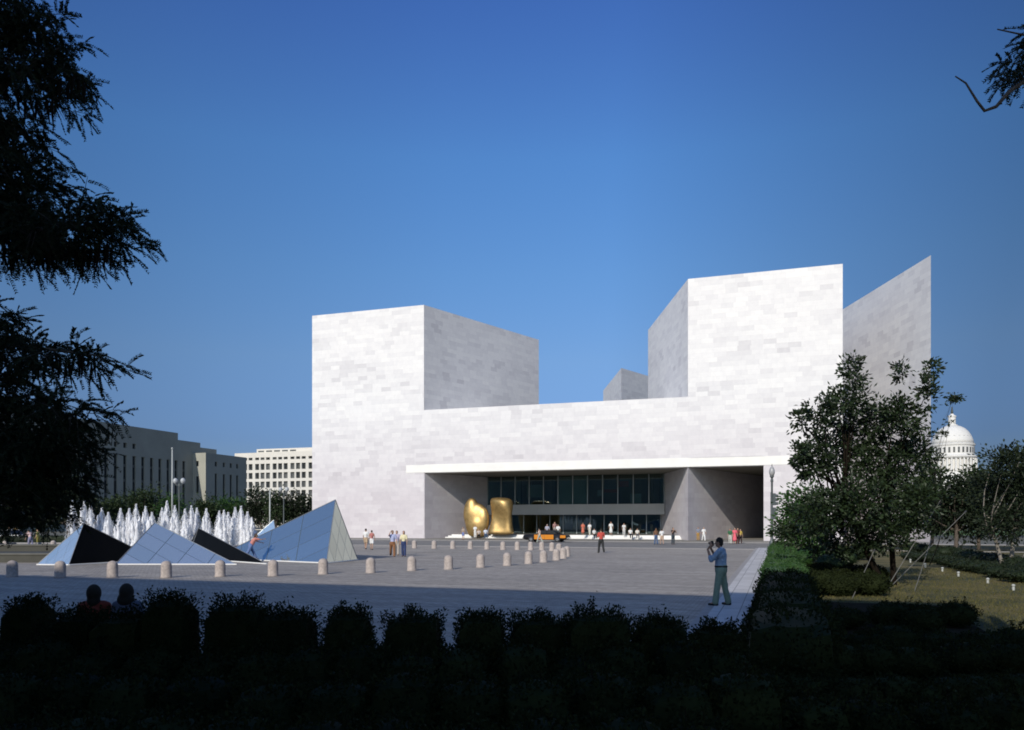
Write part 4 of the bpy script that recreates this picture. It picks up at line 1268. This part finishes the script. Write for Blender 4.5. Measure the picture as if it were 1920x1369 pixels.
# parked white car at far left, mostly hidden by the hedge
def small_car(px, y, label, col):
    b0 = at(px, 1000, y); b0.z = 0
    root = empty('parked_car', b0, label, 'car', None, -TH + 0.1)
    mb = MB(); mb.prism([(-2.3, -0.85), (2.3, -0.85), (2.3, 0.85), (-2.3, 0.85)], 0.35, 0.92); o = mb.build('body', plain('car_paint', col, 0.3), root)
    bv = o.modifiers.new('b', 'BEVEL'); bv.width = 0.12; bv.segments = 3
    bm = MB(); v = [(-1.3, -.8, .92), (1.5, -.8, .92), (1.5, .8, .92), (-1.3, .8, .92), (-.7, -.65, 1.42), (1.0, -.65, 1.42), (1.0, .65, 1.42), (-.7, .65, 1.42)]
    for f in ((0, 1, 5, 4), (1, 2, 6, 5), (2, 3, 7, 6), (3, 0, 4, 7)): bm.poly([v[k] for k in f])
    bm.build('window', M['dark_window'], root)
    bm = MB(); bm.box(-.75, 1.05, -.68, .68, 1.42, 1.5); bm.build('roof', plain('car_paint', col, 0.3), root)
    for x in (-1.45, 1.45):
        for s in (-1, 1):
            w = MB(); w.tube([(x, .72 * s, .33), (x, .88 * s, .33)], .33, 16); ww = w.build('wheel', M['tyre'], root)
            w = MB(); w.tube([(x, .875 * s, .33), (x, .895 * s, .33)], .18, 12); w.build('hubcap', M['chrome'], ww)
small_car(14, 88, 'white parked car half hidden behind the clipped dark hedge', (.75, .75, .74))
small_car(484, 92, 'cream parked car under the trees behind the fountain', (.62, .58, .48))

# ------------------------------------------------------------------ the photographer
def photographer():
    V = Vector
    loc = gp(1352, 1135, 0.15)
    root = empty('person', loc, 'man in a blue shirt and grey-green trousers standing on the walk, taking a picture', 'person', None, R(60))
    vx = 0.011
    b = MB()
    hL, hR = V((-.10, 0, .93)), V((.10, 0, .93))
    kL, kR = V((-.13, .07, .50)), V((.135, -.06, .50))
    aL, aR = V((-.16, .11, .085)), V((.17, -.15, .085))
    pel, wai, che, nec = V((0, 0, .99)), V((0, .01, 1.13)), V((0, .0, 1.36)), V((0, .015, 1.53))
    head = V((-0.01, .055, 1.685))
    shL, shR = V((-.205, .0, 1.455)), V((.205, .0, 1.455))
    elL, elR = V((-.23, .20, 1.22)), V((.24, .19, 1.24))
    wrL, wrR = V((-.11, .33, 1.50)), V((.10, .32, 1.55))
    cam_c = V((-0.005, .245, 1.665))
    for a, c, r0, r1 in ((pel, wai, .14, .128), (wai, che, .128, .13), (che, nec, .09, .06), (nec, head, .056, .06), (V((-.1, -.03, .96)), V((-.1, -.03, .93)), .085, .085), (V((.1, -.03, .96)), V((.1, -.03, .93)), .085, .085),
                         (hL, kL, .092, .06), (kL, aL, .058, .038), (hR, kR, .092, .06), (kR, aR, .058, .038),
                         (shL.lerp(shR, .12), shL.lerp(shR, .88), .07, .07), (shL, elL, .055, .043), (shR, elR, .055, .043), (elL, wrL, .043, .029), (elR, wrR, .043, .029),
                         (aL, aL + V((-.03, .13, -.05)), .04, .03), (aR, aR + V((.03, .13, -.05)), .04, .03)):
        capsule(b, a, c, r0, r1, 14)
    b.ball(head, (.077, .097, .12), 18, 12)
    b.ball(head + V((0, .03, -.075)), (.052, .06, .05), 12, 8)
    capsule(b, head + V((0, .092, .0)), head + V((0, .113, -.03)), .010, .016, 8)
    for sx in (-1, 1):
        b.ball(head + V((.08 * sx, -.005, -.012)), (.013, .026, .036), 10, 8)
        capsule(b, head + V((.012 * sx, .088, .015)), head + V((.045 * sx, .082, .02)), .010, .009, 6)
    capsule(b, head + V((-.02, .088, -.068)), head + V((.02, .088, -.068)), .008, .008, 6)
    # hands: palms at the camera sides, four fingers curling over it and a thumb under
    for wr, sx in ((wrL, -1), (wrR, 1)):
        palm = cam_c + V((.085 * sx, .0, -.045))
        capsule(b, wr, palm, .028, .036, 10)
        for q, ln in enumerate((.055, .062, .058, .046)):
            k0 = palm + V((.005 * sx, .035 - .02 * q, .03))
            k1 = k0 + V((.0, .012, ln * .6)); k2 = k1 + V((-.04 * sx, .006, ln * .35))
            capsule(b, k0, k1, .0095, .009, 6); capsule(b, k1, k2, .009, .008, 6)
        t0 = palm + V((-.005 * sx, -.03, -.01)); t1 = t0 + V((-.03 * sx, -.015, .005)); t2 = t1 + V((-.028 * sx, .005, .012))
        capsule(b, t0, t1, .012, .0105, 6); capsule(b, t1, t2, .0105, .009, 6)
    blob(b, 'body', cloth((.33, .19, .125)), root, .0075, 2)
    t = MB(); g = .016
    capsule(t, pel + V((0, 0, .03)), wai, .142 + g, .134 + g, 16); capsule(t, wai, che, .134 + g, .135 + g, 16)
    capsule(t, che + V((-.08, 0, 0)), che + V((.08, 0, 0)), .115 + g, .115 + g, 16)
    capsule(t, shL.lerp(shR, .1), shL.lerp(shR, .9), .072 + g, .072 + g, 14)
    for a, c in ((shL, elL), (shR, elR)): capsule(t, a, c, .062 + g, .052 + g, 12)
    for a, c in ((elL, wrL), (elR, wrR)): capsule(t, a, a.lerp(c, .25), .05 + g, .048 + g, 12)
    # folds
    rs = np.random.RandomState(2)
    for i in range(10):
        z = 1.06 + .035 * i; sx = 1 if i % 2 else -1
        capsule(t, V((.13 * sx, -.08, z)), V((.02 * sx, -.145, z - .05)), .012, .006, 6)
    blob(t, 'shirt', cloth((.25, .34, .46)), root, vx, 2)
    t = MB()
    capsule(t, nec + V((-.035, -.03, -.005)), nec + V((.035, -.03, -.005)), .048, .048, 10); capsule(t, nec + V((-.06, .02, -.02)), nec + V((-.05, .06, -.05)), .022, .018, 8); capsule(t, nec + V((.06, .02, -.02)), nec + V((.05, .06, -.05)), .022, .018, 8)
    blob(t, 'collar', cloth((.5, .55, .62)), root, .009, 1)
    t = MB()
    capsule(t, pel + V((0, 0, .035)), pel + V((0, 0, -.05)), .148 + g, .15 + g, 16)
    for sx in (-1, 1): capsule(t, V((.09 * sx, -.035, .97)), V((.1 * sx, -.03, .92)), .098, .098, 12)
    for h_, k_, a_ in ((hL, kL, aL), (hR, kR, aR)):
        capsule(t, h_, k_, .096 + g, .066 + g, 14); capsule(t, k_, k_.lerp(a_, .97), .066 + g, .070 + g, 14)
    for i in range(6):
        for kk in (kL, kR): capsule(t, kk + V((-.05, -.075, -.07 + .028 * i)), kk + V((.04, -.085, -.05 + .028 * i)), .008, .006, 6)
    blob(t, 'trousers', cloth((.20, .26, .19)), root, vx, 2)
    t = MB(); t.lathe([(.168, 1.025), (.17, 1.03), (.17, 1.06), (.168, 1.065)], 24, sx=1.0, sy=1.0); t.build('belt', cloth((.02, .015, .012)), root, smooth=True)
    t = MB(); t.ball(head + V((0, -.02, .032)), (.09, .1, .107), 16, 10); t.ball(head + V((0, -.055, -.03)), (.078, .062, .07), 12, 8)
    for i in range(26):
        a = rs.uniform(0, 2 * PI); e = rs.uniform(.1, 1.4)
        t.ball(head + V((.082 * math.cos(a) * math.cos(e), -.02 + .092 * math.sin(a) * math.cos(e), .035 + .1 * math.sin(e))), .02, 6, 5)
    blob(t, 'hair', cloth((.012, .009, .007)), root, .009, 2)
    for a, sx in ((aL, -1), (aR, 1)):
        t = MB(); capsule(t, a + V((0, -.04, -.045)), a + V((.035 * sx, .16, -.052)), .044, .033, 10)
        blob(t, 'shoe', cloth((.012, .011, .011)), root, .011, 1)
    # the camera he holds
    rot = Euler((0, 0, R(60))).to_matrix()
    cb = empty('photo_camera', loc + rot @ cam_c, 'small black camera held up to the face of the man in blue', 'camera', None, R(60))
    t = MB(); t.box(-.068, .068, -.03, .03, -.045, .042); t.build('body', cloth((.015, .015, .015)), cb)
    t = MB(); t.tube([(0, .03, 0), (0, .09, 0)], [.034, .031], 14); t.build('lens', cloth((.015, .015, .015)), cb)
    t = MB(); t.box(-.022, .022, -.032, .028, .042, .064); t.build('viewfinder', cloth((.03, .03, .03)), cb)
photographer()

# ================================================================== TREES AND PLANTS
def pb(px, py, rx, ry, y, ry_m=None, w=None):
    """ellipsoid seen at pixel (px,py) with pixel radii, standing at distance y"""
    c = at(px, py, y); k = y / FPX
    return (np.array(c), (rx * k, ry_m or (rx + ry) * 0.5 * k, ry * k), w or rx * ry)

# magnolia right of the walk
bl = []
for px, py, rx, ry in ((1603, 700, 22, 36), (1592, 755, 42, 42), (1540, 775, 36, 32), (1503, 790, 20, 22), (1690, 695, 13, 24), (1741, 692, 15, 24), (1736, 738, 20, 34), (1690, 780, 40, 45), (1640, 800, 52, 60),
                       (1575, 840, 62, 55), (1528, 870, 42, 50), (1502, 850, 18, 26), (1655, 880, 75, 60), (1712, 850, 40, 55), (1612, 945, 95, 55), (1530, 965, 50, 45), (1478, 1000, 32, 26), (1560, 1015, 70, 36), (1650, 1000, 75, 45), (1725, 950, 42, 45)):
    bl.append(pb(px, py, rx, ry, 29 + random.Random(px).uniform(-1.2, 1.2)))
tree('magnolia_tree', gp(1672, 1097), bl, 18500, 0.18, M['magnolia'], 'dark glossy two-stemmed tree standing against the right tower', seed=11, stems=[(-1.0, 0, .13), (0.35, 0.2, .12)], clump_n=18, clump_r=0.16, limbs=60, bark='dark_bark', shell=0.4)

# light green bushy tree behind it
tree('green_tree', gp(1510, 1033), [pb(1508, 950, 40, 50, 47), pb(1500, 985, 42, 35, 47), pb(1530, 985, 40, 40, 47)], 5000, 0.26, M['green'], 'bright green bushy tree between the walk and the dark magnolia', seed=12, trunk_r=.12, clump_r=.4, limbs=10)

# trees at the right
def rtree(px, base_y, blobs, n, leaf, mat, label, seed, y, bark='bark', stems=None):
    tree('park_tree', Vector(((px - 960) / FPX * y, y, 0)), [pb(*b, y + random.Random(b[0] + seed).uniform(-2, 2)) for b in blobs], n, leaf, mat, label, seed=seed, stems=stems, trunk_r=.16, clump_r=leaf * 1.5, bark=bark, group='park trees at the right', limbs=22)
rtree(1893, 1050, [(1885, 870, 40, 38), (1870, 920, 50, 45), (1915, 900, 45, 50), (1890, 975, 55, 40), (1940, 960, 45, 45)], 6500, 0.2, M['darkgreen'], 'dark tree with several pale forked stems at the right edge', 21, 37, 'palebark', [(-.8, 0, .10), (0.2, .2, .11), (1.2, 0, .1)])
rtree(1790, 1025, [(1785, 925, 40, 40), (1815, 945, 40, 40), (1770, 965, 40, 35), (1800, 985, 50, 25)], 4500, 0.3, M['darkgreen'], 'dark leafy tree below the white dome', 22, 52)
rtree(1835, 1012, [(1830, 905, 30, 32), (1850, 930, 45, 40), (1840, 970, 50, 25)], 3500, 0.35, M['midgreen'], 'tree just right of the white dome', 23, 66)
rtree(1745, 1015, [(1745, 900, 25, 30), (1740, 935, 35, 35), (1750, 970, 40, 25)], 3000, 0.35, M['midgreen'], 'tree between the magnolia and the dome', 24, 62)
rtree(1700, 1010, [(1700, 930, 40, 35), (1690, 975, 50, 25)], 2500, 0.35, M['midgreen'], 'low tree seen through the lower magnolia branches', 25, 66)
rtree(1960, 1010, [(1950, 880, 60, 60), (1930, 950, 70, 45)], 3500, 0.35, M['midgreen'], 'tall tree cut by the right picture edge behind the pale stems', 26, 60)
rtree(1870, 1000, [(1800, 975, 90, 14), (1900, 970, 90, 16), (1990, 968, 90, 18)], 3500, 0.5, M['darkgreen'], 'long low thicket far behind the green lawn strip', 27, 120)

# sprig and twigs in front of the dome belong to the magnolia's far neighbour
sprig_base = gp(1742, 1060)
tree('sapling', sprig_base, [pb(1790, 747, 12, 7, 30, 0.2, 60), pb(1782, 790, 6, 5, 30, 0.1, 8), pb(1770, 812, 8, 4, 30, 0.1, 12), pb(1752, 860, 14, 20, 30, 0.3, 60), pb(1756, 920, 20, 22, 30, 0.4, 60)], 700, 0.13, M['magnolia'], 'thin sapling whose top sprig crosses the white dome', seed=31, trunk_r=.03, clump_n=8, clump_r=.09, limbs=16)

# guy stakes bracing the young trees
for i, (a, b_, lab) in enumerate((((1782, 908, 31), (1700, 1042, 27.5), 'longest pale bracing stake leaning beside the magnolia'), ((1812, 958, 33), (1742, 1028, 30), 'pale bracing stake below the dark leafy tree'),
                                  ((1640, 1030, 28), (1598, 1122, 24.5), 'dim bracing stake in the shadow left of the magnolia trunk'), ((1746, 1012, 32), (1735, 1046, 30), 'short bracing stake near the lawn edge'))):
    A = at(*a); B = at(*b_)
    if B.z > 0: B = A + (B - A) * (A.z / (A.z - B.z))
    root = empty('tree_stake', (B.x, B.y, 0), lab, 'stake', 'stakes bracing the young trees')
    mb = MB(); mb.tube([B - Vector((B.x, B.y, 0)), A - Vector((B.x, B.y, 0))], 0.014, 6); mb.build('stake', plain('stake_wood', (.16, .155, .135), .8), root)
    mb = MB(); d = (A - B).normalized(); t_ = A - Vector((B.x, B.y, 0)); mb.tube([t_ - d * .25, t_ - d * .05], 0.035, 6); mb.build('tie', plain('stake_tie', (.05, .05, .05), .8), root)

M['path_paint'] = plain('path_light_paint', (.42, .43, .40), .6)
# small white path lights
for i, (x, y) in enumerate(((1707, 1055), (1735, 1064), (1767, 1072), (1797, 1081), (1852, 1094), (1900, 1107))):
    root = empty('path_light', gp(x, y), 'low white path light at the lawn edge, %s from the magnolia' % ordinal(i), 'path light', 'white path lights along the planting')
    mb = MB(); mb.lathe([(.045, 0), (.045, .14), (.04, .145)], 10); mb.build('stem', M['path_paint'], root)
    mb = MB(); mb.lathe([(.06, .145), (.062, .185), (.04, .21), (.01, .22)], 12); mb.build('cap', M['path_paint'], root, smooth=True)

# low dark planting beyond the lawn
rr = random.Random(8)
k = 0
for i in range(26):
    px = 1715 + (i % 13) * 18 + rr.uniform(-5, 5); row = i // 13
    py = (1049 + (px - 1715) * 0.205) - row * 14 + rr.uniform(-2, 2)
    b0 = gp(px, py)
    shrub('ground_shrub', b0, (.75, .7, .28 + .12 * row), 900, .11, M['darkgreen'], 'low dark shrub in the bed beyond the lawn, %s along its %s row' % (ordinal(i % 13), ['front', 'back'][row]), 'low shrubs beyond the lawn', 300 + i)

# clipped hedge beside the walk
for i in range(14):
    n0 = 13 + i * 3.3
    b0 = W(0.16 + 0.06 * (i % 2), n0)  # near plants get a darker leaf, shade painted into the colour
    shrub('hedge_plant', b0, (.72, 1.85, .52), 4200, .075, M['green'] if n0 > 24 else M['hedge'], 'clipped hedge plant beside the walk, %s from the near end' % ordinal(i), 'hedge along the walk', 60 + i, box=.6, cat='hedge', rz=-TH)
for i in range(6):
    b0 = gp(1478 + i * 26, 1078 - (i % 3) * 14)
    shrub('border_shrub', b0, (.75, .75, .5), 1500, .085, M['green'] if i < 3 else M['midgreen'], 'loose green shrub between hedge and magnolia, %s from the hedge' % ordinal(i), 'shrubs behind the hedge', 90 + i)

# dark clipped shrubs in front
rowA = [(19, 91, 1119), (104, 190, 1143), (185, 276, 1146), (281, 361, 1112), (394, 500, 1122), (480, 590, 1140), (608, 699, 1139), (715, 836, 1146), (853, 951, 1146), (959, 1060, 1150), (1062, 1182, 1142), (1192, 1284, 1156), (1296, 1392, 1168)]
for i, (x0, x1, yt) in enumerate(rowA):
    y = 10.0 + rr.uniform(-.25, .25)
    k = y / FPX
    b0 = at((x0 + x1) / 2, 1000, y); b0.z = 0
    zt = at(0, yt, y).z
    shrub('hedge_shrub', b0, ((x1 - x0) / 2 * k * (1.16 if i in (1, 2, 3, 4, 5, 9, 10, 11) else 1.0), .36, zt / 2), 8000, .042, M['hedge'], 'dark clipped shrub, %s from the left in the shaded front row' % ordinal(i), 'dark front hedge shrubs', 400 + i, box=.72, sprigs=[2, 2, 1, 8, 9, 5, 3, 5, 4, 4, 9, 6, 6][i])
# lower shrubs filling the bed between and before them
for row, (y, h_, x0, x1, cnt) in enumerate(((9.3, .98, -60, 1420, 15), (8.0, .86, -60, 1960, 16), (6.6, .72, -60, 1960, 14))):
    for i in range(cnt):
        px = x0 + (x1 - x0) * (i + .5) / cnt + rr.uniform(-12, 12)
        b0 = at(px, 1000, y + rr.uniform(-.15, .15)); b0.z = 0
        w = (x1 - x0) / cnt * y / FPX * .62
        hh = h_ * rr.uniform(.9, 1.08) * (0.72 if px > 1420 else 1)
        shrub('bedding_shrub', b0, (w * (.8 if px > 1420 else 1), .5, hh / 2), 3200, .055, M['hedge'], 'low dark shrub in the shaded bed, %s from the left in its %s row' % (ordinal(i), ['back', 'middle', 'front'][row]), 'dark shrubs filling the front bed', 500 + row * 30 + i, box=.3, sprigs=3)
for i in range(12):  # dark shrubs added to stand in for shade by the magnolia
    shrub('shade_fill_shrub', gp(1478 + (i % 6) * 31, 1112 - (i // 6) * 22 + (i % 2) * 5), (.62, .6, .3 + .04 * (i % 3)), 2200, .09, M['hedge'], 'low dark shrub added as shade left of the magnolia trunk, %s from the hedge in its %s row' % (ordinal(i % 6), ['near', 'far'][i // 6]), 'dark shrubs added for the shade under the magnolia', 760 + i)
rr2 = random.Random(17)
for i in range(20):
    px = 1470 + (i % 7) * (66 + 8 * (i // 7)) + rr2.uniform(-18, 18); py = 1180 + (i // 7) * 48 + rr2.uniform(-8, 8)
    if px > 1800 and i < 7: px -= 90
    shrub('bed_shrub', gp(px, py), (.42 + .1 * rr2.random(), .45, .2 + .1 * rr2.random()), 2400, .055, M['hedge'], 'dark shrub in the shaded right bed, %s from the walk in its %s row' % (ordinal(i % 7), ['far', 'middle', 'near'][i // 7]), 'dark shrubs in the shaded bed', 700 + i, box=.1, sprigs=4)

for i in range(9):
    shrub('edge_shrub', gp(1440 + i * 58 + rr2.uniform(-12, 12), 1322 + rr2.uniform(-8, 8)), (.36, .36, .17 + .06 * rr2.random()), 2000, .05, M['hedge'], 'low dark shrub at the bottom edge of the right bed, %s from its left end' % ordinal(i), 'dark shrubs at the bottom right', 860 + i, box=.1)

# grass blades over the sunlit lawn (nobody counts them)
rs = np.random.RandomState(5)
n = 26000
yy = rs.uniform(12, 40, n); pxx = rs.uniform(1440, 1960, n)
P = np.stack([(pxx - 960) / FPX * yy, yy, np.full(n, 0.02)], 1)
rloc = CT * P[:, 0] - ST * P[:, 1]
keep = (rloc > 0.95) & ~((rloc < 4.4) & (ST * P[:, 0] + CT * P[:, 1] < 25.3))
P = P[keep]; n = len(P)
D = np.stack([rs.normal(size=n) * .6, rs.normal(size=n) * .6, np.ones(n)], 1)
go = leaf_quads('grass', P, D, 0.10, 0.014, M['grass'], None, rs)
tag(go, 'dry yellowish grass on the lawn beside the planting', None, None, 'stuff')

# background trees at the left
def ltree(px, blobs, n, leaf, mat, label, seed, y):
    tree('street_tree', Vector(((px - 960) / FPX * y, y, 0)), [pb(*b, y + random.Random(b[0] + seed).uniform(-2, 2)) for b in blobs], n, leaf, mat, label, seed=seed, trunk_r=.25, clump_r=leaf * 1.5, group='street trees behind the fountain', limbs=14)
ltree(40, [(20, 880, 70, 60), (80, 905, 60, 55), (40, 955, 90, 40), (-40, 900, 60, 70)], 6500, .5, M['darkgreen'], 'large dark tree behind the parked white car', 41, 112)
ltree(130, [(120, 930, 45, 45), (150, 960, 45, 35), (100, 970, 45, 30)], 4500, .45, M['darkgreen'], 'dark tree left of the first fountain jet', 42, 105)
ltree(262, [(240, 950, 28, 22), (270, 942, 32, 26), (285, 960, 25, 20)], 3500, .5, M['midgreen'], 'round green tree before the courthouse slots', 43, 135)
ltree(190, [(185, 960, 30, 20), (210, 955, 20, 20)], 2500, .5, M['midgreen'], 'small tree behind the leftmost fountain jets', 44, 130)
ltree(318, [(322, 955, 14, 24)], 1500, .45, M['green'], 'narrow light green tree beside the flagpole', 45, 125)
ltree(392, [(388, 953, 20, 20), (400, 965, 22, 18)], 2200, .5, M['midgreen'], 'dark green tree in front of the sunlit wall end', 46, 140)
ltree(432, [(425, 950, 24, 16), (448, 955, 20, 18), (430, 968, 30, 14)], 2800, .5, M['green'], 'broad light green tree under the courthouse wing', 47, 145)
ltree(490, [(480, 940, 20, 30), (495, 960, 25, 25), (470, 968, 25, 18)], 3000, .5, M['darkgreen'], 'dark tree between courthouse wing and office block', 48, 140)
ltree(555, [(540, 950, 28, 22), (572, 948, 26, 24), (560, 968, 35, 18)], 3200, .5, M['darkgreen'], 'dark tree hiding the foot of the white office block', 49, 138)
ltree(520, [(516, 948, 16, 24), (522, 970, 22, 16)], 1800, .5, M['midgreen'], 'slim tree beside the lamp before the office block', 50, 134)
# clipped hedge by the parked car
for i in range(6):
    shrub('roadside_hedge', at(-10 + i * 27, 1000, 80) * 1.0 + Vector((0, 0, 0)), (.95, .7, .5), 900, .14, M['darkgreen'], 'clipped dark hedge plant before the parked white car, %s from the left' % ordinal(i), 'roadside hedge at the left', 800 + i, box=.6, cat='hedge')
for o in bpy.data.objects:
    if o.name.startswith('roadside_hedge'): o.location.z = 0

# ------------------------------------------------------------------ honey locust: overhanging boughs at the left, small branch at the right
def locust(name, label, base, limbs, masses, pods, seed, trunk_top, per=1.0, shift=0, tight=.85):
    rs = np.random.RandomState(seed)
    root = empty(name, base, label, 'tree')
    o = Vector(base)
    mb = MB()
    mb.tube([Vector((0, 0, -.05)), Vector((.05, 0, 1.5)), Vector(trunk_top) - o], [.24, .2, .13], 10)
    LP, LD = [], []
    def compound(p, d):
        """one feathery leaf: leaflets in pairs along a drooping stalk"""
        L = rs.uniform(.15, .25)
        side = np.cross(d, rs.normal(size=3)); side /= np.linalg.norm(side)
        for k in range(12):
            t = (k + 1) / 12
            q = p + d * L * t + np.array([0, 0, -.05 * t * t])
            for s in (-1, 1):
                dd = side * s + d * 1.0
                dd /= np.linalg.norm(dd)
                LP.append(q + dd * .012); LD.append(dd)
    def twig(p, d, L):
        e = p + d * L + np.array([0, 0, -.12 * L])
        mb.tube([Vector(p), Vector(e)], [.005, .002], 4, cap=False)
        for k in range(int(5 * L / .3) + 2):
            t = rs.uniform(.1, 1)
            dd = d * .6 + rs.normal(size=3) * .55 + np.array([0, 0, -.35])
            dd /= np.linalg.norm(dd)
            compound(p + (e - p) * t, dd)
    for pts, r0 in limbs:
        w = [np.array(at(*p)) - np.array(o) for p in pts]
        mb.tube([Vector(p) for p in w], list(np.linspace(r0, .006, len(w))), 6)
    for (px, py, rx, ry, y, cnt) in masses:
        c = np.array(at(px - (shift if py < 730 else shift * .3), py, y)) - np.array(o); k = y / FPX
        for _ in range(int(cnt * per)):
            u = rs.normal(size=3); u /= np.linalg.norm(u)
            p = c + u * (rs.uniform(0, 1) ** .45) * np.array([rx * k * tight, .7, ry * k * tight * .85])
            d = np.array([.55 * (1 if shift >= 0 else -1), -.1, .0]) + u * .6 + rs.normal(size=3) * .35; d /= np.linalg.norm(d)
            twig(p, d, rs.uniform(.12, .3))
    mb.build('trunk', M['bark'], root, smooth=True)
    leaf_quads('crown', np.array(LP), np.array(LD), .040, .017, M['locust'], root, rs)
    for (px, py, y) in pods:
        p = at(px, py, y) - o
        L = rs.uniform(.18, .30)
        m = MB(); a = rs.uniform(-.04, .04); b_ = rs.uniform(-.03, .03)
        m.tube([p, p + Vector((a * .4, 0, -L * .4)), p + Vector((a + b_, 0, -L))], [.007, .017, .005], 5)
        m.build('seed_pod', M['pod'], root)
    return root
pods = []
rp = random.Random(6)
for x0, x1, y0, cnt in ((0, 215, 462, 34), (85, 185, 672, 12), (95, 160, 150, 7), (20, 110, 178, 6), (10, 60, 380, 4)):
    for i in range(cnt):
        pods.append((x0 + (x1 - x0) * (i + rp.random()) / cnt, y0 + rp.uniform(-12, 8), 8.0 + rp.uniform(-.4, .4)))
TT = at(-260, 560, 8.6)
locust('locust_tree', 'feathery dark tree with hanging pods overhanging the left side', (TT.x - .1, 8.6, 0),
       [([(-260, 560, 8.6), (-120, 480, 8.3), (20, 440, 8.1), (130, 425, 8.0), (230, 432, 7.95)], .09), ([(-260, 400, 8.6), (-100, 250, 8.4), (20, 150, 8.2), (110, 90, 8.1)], .08),
        ([(-260, 620, 8.6), (-90, 630, 8.4), (50, 650, 8.2), (190, 668, 8.1)], .06), ([(-260, 640, 8.6), (-100, 760, 8.3), (20, 790, 8.1), (90, 810, 8.0)], .06), ([(-260, 300, 8.6), (-60, 0, 8.4), (80, -40, 8.2)], .07)],
       [(40, 40, 110, 70, 8.2, 120), (130, 50, 60, 45, 8.1, 70), (150, 90, 40, 40, 8.1, 50), (60, 130, 90, 60, 8.2, 100), (150, 155, 38, 28, 8.0, 34), (30, 215, 75, 45, 8.2, 70), (95, 225, 28, 22, 8.1, 22),
        (50, 300, 80, 50, 8.2, 95), (105, 320, 42, 40, 8.1, 55), (40, 380, 90, 50, 8.2, 110), (70, 430, 110, 42, 8.1, 150), (190, 435, 60, 36, 8.0, 80), (265, 425, 42, 26, 7.95, 46), (245, 395, 12, 26, 7.95, 9), (298, 430, 14, 18, 7.9, 10),
        (12, 580, 40, 45, 8.2, 44), (40, 640, 55, 34, 8.1, 56), (120, 662, 50, 22, 8.1, 42), (200, 668, 34, 22, 8.1, 26), (240, 672, 18, 18, 8.0, 9),
        (30, 735, 60, 32, 8.1, 50), (60, 790, 90, 48, 8.1, 120), (150, 765, 32, 26, 8.0, 34), (40, 850, 85, 50, 8.2, 110), (120, 830, 45, 36, 8.1, 70), (20, 920, 80, 45, 8.4, 80), (100, 890, 45, 45, 8.3, 60), (60, 955, 60, 30, 8.4, 40)],
       pods, 77, TT, 0.74, 76, .80)
TR = at(2120, 300, 9.0)
locust('twig_tree', 'dark leafy branch with one bare curved twig at the upper right edge', (TR.x, 9.0, 0),
       [([(2120, 300, 9.0), (1990, 180, 8.6), (1925, 150, 8.2), (1892, 172, 8.0), (1868, 200, 8.0), (1846, 208, 8.0), (1832, 190, 8.0), (1811, 156, 8.0), (1791, 143, 8.0)], .03), ([(2120, 250, 9), (2000, 90, 8.5), (1940, 70, 8.2), (1870, 55, 8.1)], .02)],
       [(1935, 60, 24, 24, 8.1, 11), (1930, 95, 24, 26, 8.1, 11), (1925, 130, 22, 16, 8.0, 7), (1940, 30, 12, 12, 8.1, 4), (1985, 80, 40, 60, 8.3, 18)], [], 78, TR, 1.0, -30)
